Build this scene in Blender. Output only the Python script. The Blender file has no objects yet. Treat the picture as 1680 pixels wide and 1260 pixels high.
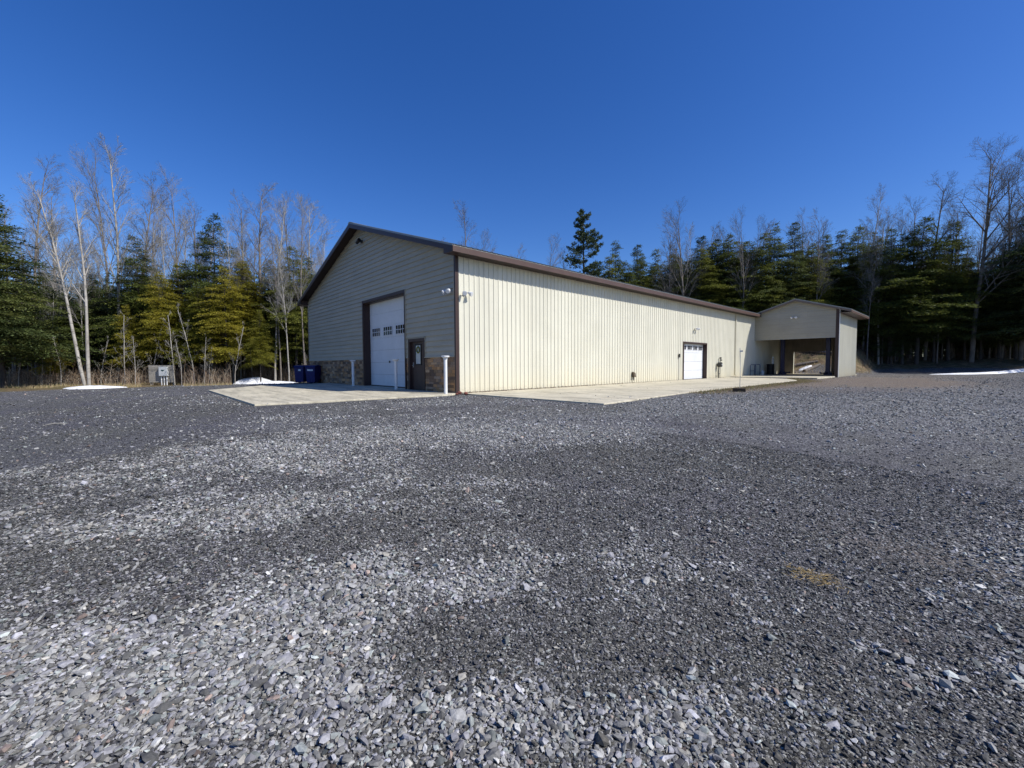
import bpy, math, random
import numpy as np
from mathutils import Vector, Matrix
random.seed(7)
RNG = np.random.default_rng(11)
R = math.radians
S = bpy.context.scene
COL = S.collection

# ------------------------------------------------------------------ camera numbers
FPX = 689.84
FW = np.array([-0.73774051, 0.67353675, -0.04568576])
RT = np.array([0.67439674, 0.73835322, -0.00485403])
UP = np.array([-0.03046286, 0.03439134, 0.99894407])
CAM = np.array([12.27562183, -8.58764878, 0.98767696])

# ------------------------------------------------------------------ small helpers
def ss(t):
    t = np.clip(t, 0, 1)
    return t*t*(3-2*t)

_tab = RNG.random((256, 256))
def vnoise(x, y):
    xi = np.floor(x).astype(int); yi = np.floor(y).astype(int)
    fx = x-xi; fy = y-yi
    fx = fx*fx*(3-2*fx); fy = fy*fy*(3-2*fy)
    a = _tab[xi & 255, yi & 255]; b = _tab[(xi+1) & 255, yi & 255]
    c = _tab[xi & 255, (yi+1) & 255]; d = _tab[(xi+1) & 255, (yi+1) & 255]
    return (a*(1-fx)+b*fx)*(1-fy)+(c*(1-fx)+d*fx)*fy
def fbm(x, y, o=4):
    s = 0; a = .5
    for i in range(o):
        s = s+a*vnoise(x*2**i+17.3*i, y*2**i+5.1*i); a *= .5
    return s/(1-.5**o)

def ground_h(x, y):
    """height of the yard: flat round the building, lower towards the road, a bank behind"""
    x = np.asarray(x, float); y = np.asarray(y, float)
    xr = 6.2+np.maximum(0, y-4)*.8
    dx = np.maximum(np.maximum(-15-x, x-xr), 0); dy = np.maximum(-6.6-y, 0)
    h = -.05-.42*ss(np.hypot(dx, dy)/7)
    b1 = 2.6*ss((y-39.5)/8)*ss((6.2-x)/3)*ss((x+60)/30)
    b2 = (2.2-.8*ss((x-3)/9))*ss((y-46.5)/12)*ss((x+60)/30)
    b = np.maximum(b1, b2)
    n = (fbm(x*.35, y*.35)-.5)*.5*ss((y-47)/6) + (fbm(x*.5+9, y*.5)-.5)*.35*ss((-27-x)/4)
    return h+b+n
def gh(x, y): return float(ground_h(x, y))

def at(px, depth):
    """ground point seen in direction px at a given distance along the view axis"""
    k = (px-840)/FPX
    p = CAM+depth*(FW+RT*k)
    return float(p[0]), float(p[1]), gh(p[0], p[1])

class MB:
    def __init__(s): s.v = []; s.f = []; s.c = []; s.n = 0
    def add(s, vs, fs, col=None):
        n = s.n
        s.v.extend(vs); s.f.extend([tuple(i+n for i in f) for f in fs]); s.n += len(vs)
        if col is not None or s.c:
            while len(s.c) < len(s.f)-len(fs): s.c.append((1, 1, 1))
            s.c.extend([col or (1, 1, 1)]*len(fs))
    def box(s, a, b, col=None):
        x0, y0, z0 = [min(a[i], b[i]) for i in range(3)]; x1, y1, z1 = [max(a[i], b[i]) for i in range(3)]
        s.add([(x0,y0,z0),(x1,y0,z0),(x1,y1,z0),(x0,y1,z0),(x0,y0,z1),(x1,y0,z1),(x1,y1,z1),(x0,y1,z1)],
              [(0,3,2,1),(4,5,6,7),(0,1,5,4),(1,2,6,5),(2,3,7,6),(3,0,4,7)], col)
    def cbox(s, c, d, rz=0, col=None, taper=1.0):
        vs = []
        for z, t in ((-1, 1), (1, taper)):
            for x, y in ((-1,-1),(1,-1),(1,1),(-1,1)):
                X = x*d[0]/2*t; Y = y*d[1]/2*t
                vs.append((c[0]+X*math.cos(rz)-Y*math.sin(rz), c[1]+X*math.sin(rz)+Y*math.cos(rz), c[2]+z*d[2]/2))
        s.add(vs, [(0,3,2,1),(4,5,6,7),(0,1,5,4),(1,2,6,5),(2,3,7,6),(3,0,4,7)], col)
    def tube(s, pts, rad, n=6, cap=True, col=None):
        vs = []; fs = []
        P = [Vector(p) for p in pts]
        up = None
        for i, p in enumerate(P):
            t = (P[min(i+1, len(P)-1)]-P[max(i-1, 0)])
            if t.length < 1e-9: t = Vector((0,0,1))
            t.normalize()
            if up is None:
                up = t.orthogonal().normalized()
            else:
                up = up-t*up.dot(t)
                up = up.normalized() if up.length > 1e-6 else t.orthogonal().normalized()
            w = t.cross(up)
            r = rad[i] if hasattr(rad, '__len__') else rad
            for k in range(n):
                a = 2*math.pi*k/n
                q = p+up*(r*math.cos(a))+w*(r*math.sin(a))
                vs.append((q.x, q.y, q.z))
        for i in range(len(P)-1):
            for k in range(n):
                a = i*n+k; b = i*n+(k+1) % n
                fs.append((a, b, b+n, a+n))
        if cap:
            fs.append(tuple(range(n-1, -1, -1))); fs.append(tuple((len(P)-1)*n+k for k in range(n)))
        s.add(vs, fs, col)
    def lathe(s, prof, c=(0,0,0), n=20):
        vs = []; fs = []
        for r, z in prof:
            for k in range(n):
                a = 2*math.pi*k/n
                vs.append((c[0]+r*math.cos(a), c[1]+r*math.sin(a), c[2]+z))
        for i in range(len(prof)-1):
            for k in range(n):
                a = i*n+k; b = i*n+(k+1) % n
                fs.append((a, b, b+n, a+n))
        fs.append(tuple(range(n-1, -1, -1))); fs.append(tuple((len(prof)-1)*n+k for k in range(n)))
        s.add(vs, fs)
    def prism(s, poly, d, axis=1):
        """poly: list of 2d points (x,z) extruded along y from d[0] to d[1] (axis 1); (y,z) along x (axis 0); (x,y) along z (axis 2)"""
        n = len(poly); vs = []
        for t in d:
            for a, b in poly:
                vs.append((a, t, b) if axis == 1 else ((t, a, b) if axis == 0 else (a, b, t)))
        fs = [tuple(range(n)), tuple(range(2*n-1, n-1, -1))]
        for i in range(n):
            j = (i+1) % n
            fs.append((i, i+n, j+n, j))
        s.add(vs, fs)
    def build(s, name, mat, parent=None, smooth=False, bevel=0, fixn=True):
        me = bpy.data.meshes.new(name)
        me.from_pydata(s.v, [], s.f)
        if s.c:
            while len(s.c) < len(s.f): s.c.append((1,1,1))
            at_ = me.color_attributes.new('tint', 'FLOAT_COLOR', 'CORNER')
            cnt = np.array([len(f) for f in s.f])
            arr = np.repeat(np.array([(c[0],c[1],c[2],1) for c in s.c], np.float32), cnt, axis=0)
            at_.data.foreach_set('color', arr.ravel())
        me.materials.append(mat)
        if smooth: me.polygons.foreach_set('use_smooth', [True]*len(me.polygons))
        me.update()
        if fixn and len(s.f) < 30000:
            import bmesh
            bm = bmesh.new(); bm.from_mesh(me); bmesh.ops.recalc_face_normals(bm, faces=bm.faces); bm.to_mesh(me); bm.free()
        o = bpy.data.objects.new(name, me); COL.objects.link(o)
        if parent: o.parent = parent
        if bevel:
            b = o.modifiers.new('bevel', 'BEVEL'); b.width = bevel; b.segments = 2; b.limit_method = 'ANGLE'; b.angle_limit = R(40)
        return o

def tag(o, label, cat, group=None, kind=None):
    o['label'] = label; o['category'] = cat
    if group: o['group'] = group
    if kind: o['kind'] = kind
    return o
def thing(name, label, cat, loc=(0,0,0), rz=0, group=None):
    o = bpy.data.objects.new(name, None); COL.objects.link(o)
    o.empty_display_size = .3; o.location = loc; o.rotation_euler = (0,0,rz)
    return tag(o, label, cat, group)
def dup(root, loc, rz=0, scale=None, label=None, group=None):
    r = root.copy(); COL.objects.link(r); r.location = loc; r.rotation_euler = (0,0,rz)
    if scale: r.scale = scale
    if label: r['label'] = label
    if group: r['group'] = group
    for ch in list(root.children):
        c = ch.copy(); COL.objects.link(c); c.parent = r
        for gch in ch.children:
            d = gch.copy(); COL.objects.link(d); d.parent = c
    return r

# ------------------------------------------------------------------ materials
def mat(name):
    m = bpy.data.materials.new(name); m.use_nodes = True
    nt = m.node_tree; b = nt.nodes['Principled BSDF']
    return m, nt, b
def N(nt, t, **k):
    n = nt.nodes.new(t)
    for a, v in k.items():
        if a in n.inputs: n.inputs[a].default_value = v
        else: setattr(n, a, v)
    return n
def ramp(nt, fac, stops):
    r = nt.nodes.new('ShaderNodeValToRGB')
    e = r.color_ramp.elements
    while len(e) < len(stops): e.new(.5)
    for i, (p, c) in enumerate(stops):
        e[i].position = p; e[i].color = (c[0], c[1], c[2], 1) if hasattr(c, '__len__') else (c, c, c, 1)
    nt.links.new(fac, r.inputs[0]); return r.outputs[0]
def mix(nt, fac, a, b, mode='MIX'):
    m = nt.nodes.new('ShaderNodeMix'); m.data_type = 'RGBA'; m.blend_type = mode
    for s, v in ((0, fac), (6, a), (7, b)):
        if isinstance(v, bpy.types.NodeSocket): nt.links.new(v, m.inputs[s])
        elif hasattr(v, '__len__'): m.inputs[s].default_value = (*v[:3], 1)
        else: m.inputs[s].default_value = v if s == 0 else (v, v, v, 1)
    return m.outputs[2]
def math_(nt, op, a, b=None, clamp=False):
    m = nt.nodes.new('ShaderNodeMath'); m.operation = op; m.use_clamp = clamp
    for s, v in ((0, a), (1, b)):
        if v is None: continue
        if isinstance(v, bpy.types.NodeSocket): nt.links.new(v, m.inputs[s])
        else: m.inputs[s].default_value = v
    return m.outputs[0]
def coord(nt, scale=(1,1,1), world=True):
    if world:
        g = nt.nodes.new('ShaderNodeNewGeometry').outputs['Position']
    else:
        g = nt.nodes.new('ShaderNodeTexCoord').outputs['Object']
    mp = nt.nodes.new('ShaderNodeMapping'); mp.inputs['Scale'].default_value = scale
    nt.links.new(g, mp.inputs['Vector']); return mp.outputs[0]
def noise(nt, vec, scale, detail=4, rough=.55, out=0):
    n = nt.nodes.new('ShaderNodeTexNoise'); n.inputs['Scale'].default_value = scale
    n.inputs['Detail'].default_value = detail; n.inputs['Roughness'].default_value = rough
    nt.links.new(vec, n.inputs['Vector']); return n.outputs[out]
def bump(nt, b, h, strength=.3, dist=.02, prev=None):
    n = nt.nodes.new('ShaderNodeBump'); n.inputs['Strength'].default_value = strength; n.inputs['Distance'].default_value = dist
    nt.links.new(h, n.inputs['Height'])
    if prev is not None: nt.links.new(prev, n.inputs['Normal'])
    nt.links.new(n.outputs[0], b.inputs['Normal']); return n.outputs[0]

def simple(name, col, rough=.6, var=.12, scale=3, spec=.3, metal=0, bmp=0, stretch=(1,1,1), world=True):
    m, nt, b = mat(name)
    v = coord(nt, stretch, world)
    n = noise(nt, v, scale, 5)
    n2 = noise(nt, v, scale*9, 3)
    f = math_(nt, 'ADD', math_(nt, 'MULTIPLY', n, .65), math_(nt, 'MULTIPLY', n2, .35))
    lo = [c*(1-var*1.6) for c in col]; hi = [min(1, c*(1+var*1.2)) for c in col]
    nt.links.new(ramp(nt, f, [(.3, lo), (.7, hi)]), b.inputs['Base Color'])
    b.inputs['Roughness'].default_value = rough; b.inputs['Specular IOR Level'].default_value = spec
    b.inputs['Metallic'].default_value = metal
    if bmp: bump(nt, b, n2, bmp, .01)
    return m

M = {}
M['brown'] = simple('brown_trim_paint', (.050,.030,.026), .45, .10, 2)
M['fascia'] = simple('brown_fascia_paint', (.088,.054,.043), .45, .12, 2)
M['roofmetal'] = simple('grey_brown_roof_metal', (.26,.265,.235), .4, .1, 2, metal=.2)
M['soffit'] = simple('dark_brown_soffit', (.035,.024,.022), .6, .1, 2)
M['white'] = simple('white_paint', (.66,.67,.68), .45, .05, 2)
M['offwhite'] = simple('white_pvc', (.72,.72,.71), .4, .07, 6)
M['greywhite'] = simple('grey_white_metal', (.55,.56,.55), .45, .08, 5)
M['black'] = simple('black_plastic', (.012,.012,.014), .5, .2, 8)
M['darkgrey'] = simple('dark_grey_metal', (.05,.05,.05), .5, .2, 8)
M['blue_bin'] = simple('blue_plastic', (.007,.012,.10), .4, .1, 3)
M['blue_steel'] = simple('dark_blue_painted_steel', (.012,.018,.075), .4, .2, 4)
M['silver'] = simple('galvanised_steel', (.42,.42,.42), .45, .1, 10, metal=.6)
M['lens'] = simple('frosted_lens', (.7,.72,.75), .25, .04, 10)
M['green_mark'] = simple('dark_green_mark', (.012,.05,.05), .5, .1, 10)
M['brick_red'] = simple('broken_red_brick', (.22,.08,.06), .85, .3, 20, bmp=.5)
M['block'] = simple('weathered_brown_block', (.07,.05,.035), .9, .3, 14, bmp=.5)
M['interior'] = simple('dark_interior_boarding', (.22,.19,.155), .8, .15, 2)

# cream ribbed metal wall, a little yellow dirt low down
def cream():
    m, nt, b = mat('cream_ribbed_metal')
    p = coord(nt)
    n = noise(nt, p, .8, 4); n2 = noise(nt, p, 14, 3)
    sep = nt.nodes.new('ShaderNodeSeparateXYZ'); nt.links.new(p, sep.inputs[0])
    base = ramp(nt, n, [(.3, (.60,.575,.465)), (.7, (.655,.63,.515))])
    z = math_(nt, 'SUBTRACT', .95, sep.outputs[2])
    z = math_(nt, 'ADD', z, math_(nt, 'MULTIPLY', math_(nt, 'SUBTRACT', n, .5), 1.8))
    z = math_(nt, 'MULTIPLY', z, .55, True)
    base = mix(nt, math_(nt, 'MULTIPLY', z, .75), base, (.60,.52,.345))
    sp = math_(nt, 'MULTIPLY', math_(nt, 'SUBTRACT', .22, sep.outputs[2]), 4, True)
    base = mix(nt, math_(nt, 'MULTIPLY', sp, ramp(nt, n2, [(.45, 0), (.7, .6)])), base, (.30,.24,.16))
    vn = coord(nt, (1, 1, .03))
    strk = noise(nt, vn, 6, 3)
    base = mix(nt, 1, base, ramp(nt, strk, [(.3, .965), (.6, 1.0)]), 'MULTIPLY')
    # each sheet is a shade of its own, with a darker lap line and rows of screws
    py = math_(nt, 'DIVIDE', sep.outputs[1], .9144)
    wn = nt.nodes.new('ShaderNodeTexWhiteNoise'); wn.noise_dimensions = '1D'; nt.links.new(math_(nt, 'FLOOR', py), wn.inputs['W'])
    base = mix(nt, 1, base, ramp(nt, wn.outputs[0], [(0, .945), (1, 1.02)]), 'MULTIPLY')
    base = mix(nt, math_(nt, 'MULTIPLY', math_(nt, 'LESS_THAN', math_(nt, 'FRACT', py), .012), .55), base, (.25,.23,.18))
    fz = math_(nt, 'ABSOLUTE', math_(nt, 'SUBTRACT', math_(nt, 'FRACT', math_(nt, 'DIVIDE', sep.outputs[2], .61)), .5))
    fy = math_(nt, 'ABSOLUTE', math_(nt, 'SUBTRACT', math_(nt, 'FRACT', math_(nt, 'DIVIDE', sep.outputs[1], .2286)), .2))
    scr = math_(nt, 'MULTIPLY', math_(nt, 'LESS_THAN', fz, .013), math_(nt, 'LESS_THAN', fy, .035))
    base = mix(nt, math_(nt, 'MULTIPLY', scr, .6), base, (.22,.2,.17))
    nt.links.new(base, b.inputs['Base Color'])
    b.inputs['Roughness'].default_value = .42; b.inputs['Specular IOR Level'].default_value = .35
    bump(nt, b, noise(nt, coord(nt, (1, 1, .4)), 1.6, 3), .25, .06)
    return m
M['cream'] = cream()

def siding():
    m, nt, b = mat('tan_lap_siding')
    p = coord(nt, (.35, .35, 1)); p2 = coord(nt, (1, 1, 12))
    n = noise(nt, p, 2.2, 5); n2 = noise(nt, p2, 5, 4)
    base = ramp(nt, n, [(.25, (.395,.362,.275)), (.75, (.48,.44,.34))])
    base = mix(nt, 1, base, ramp(nt, n2, [(.3, .86), (.7, 1.0)]), 'MULTIPLY')
    br = nt.nodes.new('ShaderNodeTexBrick')
    sw = nt.nodes.new('ShaderNodeSeparateXYZ'); cb = nt.nodes.new('ShaderNodeCombineXYZ')
    nt.links.new(coord(nt), sw.inputs[0]); nt.links.new(sw.outputs[0], cb.inputs[0]); nt.links.new(sw.outputs[2], cb.inputs[1])
    nt.links.new(cb.outputs[0], br.inputs['Vector'])
    br.inputs['Scale'].default_value = 1; br.inputs['Brick Width'].default_value = 3.66; br.inputs['Row Height'].default_value = .41
    br.inputs['Mortar Size'].default_value = .004
    br.inputs['Color1'].default_value = (1,1,1,1); br.inputs['Color2'].default_value = (.93,.93,.93,1); br.inputs['Mortar'].default_value = (.6,.6,.6,1)
    base = mix(nt, 1, base, br.outputs[0], 'MULTIPLY')
    nt.links.new(base, b.inputs['Base Color'])
    b.inputs['Roughness'].default_value = .6
    bump(nt, b, n2, .15, .01)
    return m
M['siding'] = siding()

def tinted(name, rough=.85, bs=.5, sc=30, mul=1.0, spec=.3):
    m, nt, b = mat(name)
    a = nt.nodes.new('ShaderNodeAttribute'); a.attribute_name = 'tint'
    n = noise(nt, coord(nt), sc, 4)
    c = mix(nt, 1, a.outputs[0], ramp(nt, n, [(.3, .7*mul), (.7, 1.15*mul)]), 'MULTIPLY')
    nt.links.new(c, b.inputs['Base Color']); b.inputs['Roughness'].default_value = rough
    b.inputs['Specular IOR Level'].default_value = spec
    if bs: bump(nt, b, n, bs, .01)
    return m
M['stone'] = tinted('ledge_stone', .85, .7, 22)
M['plank'] = tinted('weathered_plank', .8, .4, 18)
M['pebble'] = tinted('crushed_stone', .8, .35, 60, spec=.25)
M['twigs'] = tinted('dry_brush', .9, 0, 3)

def concrete():
    m, nt, b = mat('concrete_slab')
    p = coord(nt)
    n = noise(nt, p, .6, 6); n2 = noise(nt, p, 9, 5); n3 = noise(nt, p, 80, 2)
    c = ramp(nt, n, [(.3, (.50,.455,.335)), (.7, (.64,.58,.44))])
    c = mix(nt, 1, c, ramp(nt, n2, [(.3, .82), (.65, 1.05)]), 'MULTIPLY')
    c = mix(nt, 1, c, ramp(nt, n3, [(.3, .85), (.7, 1.05)]), 'MULTIPLY')
    nt.links.new(c, b.inputs['Base Color']); b.inputs['Roughness'].default_value = .85
    st = noise(nt, coord(nt, (.25, 1.2, 1)), 2.2, 6, .7)
    c = mix(nt, 1, c, ramp(nt, st, [(.36, .60), (.54, 1.0)]), 'MULTIPLY')
    c = mix(nt, ramp(nt, noise(nt, p, 1.7, 5, .7), [(.56, 0), (.72, .45)]), c, (.30,.22,.13))
    nt.links.new(c, b.inputs['Base Color'])
    bump(nt, b, n3, .2, .005)
    return m
M['concrete'] = concrete()

def ground_mat():
    m, nt, b = mat('gravel_yard')
    a = nt.nodes.new('ShaderNodeAttribute'); a.attribute_name = 'zone'
    sp = nt.nodes.new('ShaderNodeSeparateColor'); nt.links.new(a.outputs[0], sp.inputs[0])
    coarse, litter, dirt = sp.outputs[0], sp.outputs[1], sp.outputs[2]
    p = coord(nt)
    v = nt.nodes.new('ShaderNodeTexVoronoi'); v.inputs['Scale'].default_value = 38; nt.links.new(p, v.inputs['Vector'])
    v2 = nt.nodes.new('ShaderNodeTexVoronoi'); v2.inputs['Scale'].default_value = 110; nt.links.new(p, v2.inputs['Vector'])
    s1 = nt.nodes.new('ShaderNodeSeparateColor'); nt.links.new(v.outputs['Color'], s1.inputs[0])
    s2 = nt.nodes.new('ShaderNodeSeparateColor'); nt.links.new(v2.outputs['Color'], s2.inputs[0])
    n = noise(nt, p, 1.3, 6, .6); n2 = noise(nt, p, 7, 5, .65); nf = noise(nt, p, 260, 2)
    nbig = noise(nt, p, .35, 4, .6)
    # fine dark bed, colour lowered further to paint in shade between the stones
    fine = ramp(nt, s2.outputs[0], [(0, (.016,.0155,.0155)), (.45, (.055,.0535,.0535)), (.8, (.125,.122,.120)), (1, (.36,.35,.34))])
    hue = ramp(nt, nbig, [(.35, (1.05,1.05,.95)), (.65, (.97,.96,1.07))])
    fine = mix(nt, 1, fine, hue, 'MULTIPLY')
    # light chips, chosen cell by cell
    chip = ramp(nt, s1.outputs[1], [(0, (.10,.10,.105)), (.5, (.24,.24,.24)), (1, (.42,.42,.41))])
    cm = math_(nt, 'ADD', coarse, math_(nt, 'MULTIPLY', math_(nt, 'SUBTRACT', n2, .5), 1.0))
    cm = math_(nt, 'ADD', cm, math_(nt, 'MULTIPLY', math_(nt, 'SUBTRACT', n, .5), .5))
    sel = math_(nt, 'LESS_THAN', s1.outputs[0], math_(nt, 'MULTIPLY', cm, .8))
    edge = ramp(nt, v.outputs['Distance'], [(.0, 1), (.55, 1), (.72, .0)])
    sel = math_(nt, 'MULTIPLY', sel, edge)
    col = mix(nt, sel, fine, chip)
    # brown dirt and leaf litter
    dn = math_(nt, 'MULTIPLY', dirt, ramp(nt, math_(nt, 'ADD', math_(nt, 'MULTIPLY', n2, .5), math_(nt, 'MULTIPLY', s1.outputs[2], .5)), [(.38, .05), (.6, .95)]))
    dcol = ramp(nt, s2.outputs[1], [(0, (.10,.065,.038)), (.6, (.24,.165,.10)), (1, (.38,.30,.20))])
    col = mix(nt, dn, col, dcol)
    lcol = ramp(nt, math_(nt, 'ADD', math_(nt, 'MULTIPLY', noise(nt, p, 16, 6, .7), .5), math_(nt, 'MULTIPLY', noise(nt, p, 2.1, 5, .65), .5)), [(.36, (.035,.022,.014)), (.48, (.13,.088,.05)), (.6, (.34,.25,.15))])
    gr_ = ramp(nt, n, [(.42, 0), (.6, .55)])
    lcol = mix(nt, gr_, lcol, (.09,.10,.035))
    ln = math_(nt, 'ADD', litter, math_(nt, 'MULTIPLY', math_(nt, 'SUBTRACT', n2, .5), .6))
    ln = ramp(nt, ln, [(.4, 0), (.6, 1)])
    col = mix(nt, ln, col, lcol)
    nt.links.new(col, b.inputs['Base Color'])
    b.inputs['Roughness'].default_value = .82; b.inputs['Specular IOR Level'].default_value = .25
    h = math_(nt, 'ADD', math_(nt, 'MULTIPLY', math_(nt, 'SUBTRACT', 1, v.outputs['Distance']), math_(nt, 'ADD', sel, .15)),
              math_(nt, 'MULTIPLY', s2.outputs[2], .5))
    h = math_(nt, 'ADD', h, math_(nt, 'MULTIPLY', nf, .3))
    bump(nt, b, h, .9, .018)
    return m
M['ground'] = ground_mat()

def snow():
    m, nt, b = mat('old_snow')
    p = coord(nt); n = noise(nt, p, 5, 5)
    nt.links.new(mix(nt, ramp(nt, noise(nt, p, 9, 6, .75), [(.56, 0), (.66, .8)]), ramp(nt, n, [(.3, (.60,.61,.64)), (.5, (.84,.85,.87))]), (.28,.24,.19)), b.inputs['Base Color'])
    b.inputs['Roughness'].default_value = .6; bump(nt, b, noise(nt, p, 12, 4), .4, .04)
    return m
M['snow'] = snow()

def glass_dark():
    m, nt, b = mat('dark_window_glass')
    b.inputs['Base Color'].default_value = (.015,.015,.02,1); b.inputs['Roughness'].default_value = .06
    b.inputs['Specular IOR Level'].default_value = .6
    return m
M['glass'] = glass_dark()
def blind():
    m, nt, b = mat('pale_window_film')
    b.inputs['Base Color'].default_value = (.42,.45,.45,1); b.inputs['Roughness'].default_value = .15
    return m
M['pane'] = blind()

def leaf_mat(name, stops, trans=.25):
    m, nt, b = mat(name)
    oi = nt.nodes.new('ShaderNodeObjectInfo')
    p = coord(nt, world=False)
    n = noise(nt, p, 1.3, 3, .65); n2 = noise(nt, p, 11, 2)
    f = math_(nt, 'ADD', math_(nt, 'MULTIPLY', n, .6), math_(nt, 'MULTIPLY', n2, .25))
    f = math_(nt, 'ADD', f, math_(nt, 'MULTIPLY', oi.outputs['Random'], .28))
    c = ramp(nt, f, stops)
    nt.links.new(c, b.inputs['Base Color']); b.inputs['Roughness'].default_value = .6
    b.inputs['Specular IOR Level'].default_value = .25
    tr = nt.nodes.new('ShaderNodeBsdfTranslucent'); nt.links.new(c, tr.inputs[0])
    mx = nt.nodes.new('ShaderNodeMixShader'); mx.inputs[0].default_value = trans
    nt.links.new(b.outputs[0], mx.inputs[1]); nt.links.new(tr.outputs[0], mx.inputs[2])
    nt.links.new(mx.outputs[0], nt.nodes['Material Output'].inputs[0])
    return m
M['hemlock'] = leaf_mat('hemlock_needles', [(.3, (.034,.055,.018)), (.5, (.095,.12,.028)), (.75, (.22,.225,.04))], 0.35)
M['yellow_hemlock'] = leaf_mat('sunlit_yellow_green_needles', [(.25, (.060,.085,.014)), (.5, (.21,.21,.028)), (.8, (.40,.34,.045))], 0.42)  # sunlit brightness is put into the needle colour itself
M['dark_hemlock'] = leaf_mat('dark_green_needles', [(.3, (.030,.050,.020)), (.55, (.080,.108,.036)), (.8, (.17,.185,.05))], 0.32)
M['pine'] = leaf_mat('pine_needles', [(.3, (.028,.045,.024)), (.55, (.060,.085,.040)), (.8, (.11,.135,.05))], 0.2)

def bark(name, lo, hi, sc=6, bands=False):
    m, nt, b = mat(name)
    p = coord(nt, (1,1,.35), False)
    n = noise(nt, p, sc, 6, .65)
    c = ramp(nt, n, [(.3, lo), (.65, hi)])
    if bands:
        q = coord(nt, (1,1,6), False); nb = noise(nt, q, 2.5, 3)
        c = mix(nt, ramp(nt, nb, [(.6, 0), (.68, .8)]), c, (.09,.08,.07))
    nt.links.new(c, b.inputs['Base Color']); b.inputs['Roughness'].default_value = .85
    bump(nt, b, n, .5, .02)
    return m
M['bark'] = bark('grey_brown_bark', (.085,.07,.058), (.22,.19,.165))
M['barkdark'] = bark('dark_bark', (.022,.018,.015), (.075,.062,.052))
M['birch'] = bark('pale_birch_bark', (.20,.18,.155), (.42,.395,.355), 4, True)
M['twig'] = bark('bare_twig_bark', (.10,.094,.085), (.21,.195,.175), 3)
M['twigpale'] = bark('pale_twig_bark', (.155,.147,.132), (.30,.285,.26), 3)
M['barkmid'] = bark('brown_grey_bark', (.07,.058,.048), (.19,.165,.14))

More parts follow.
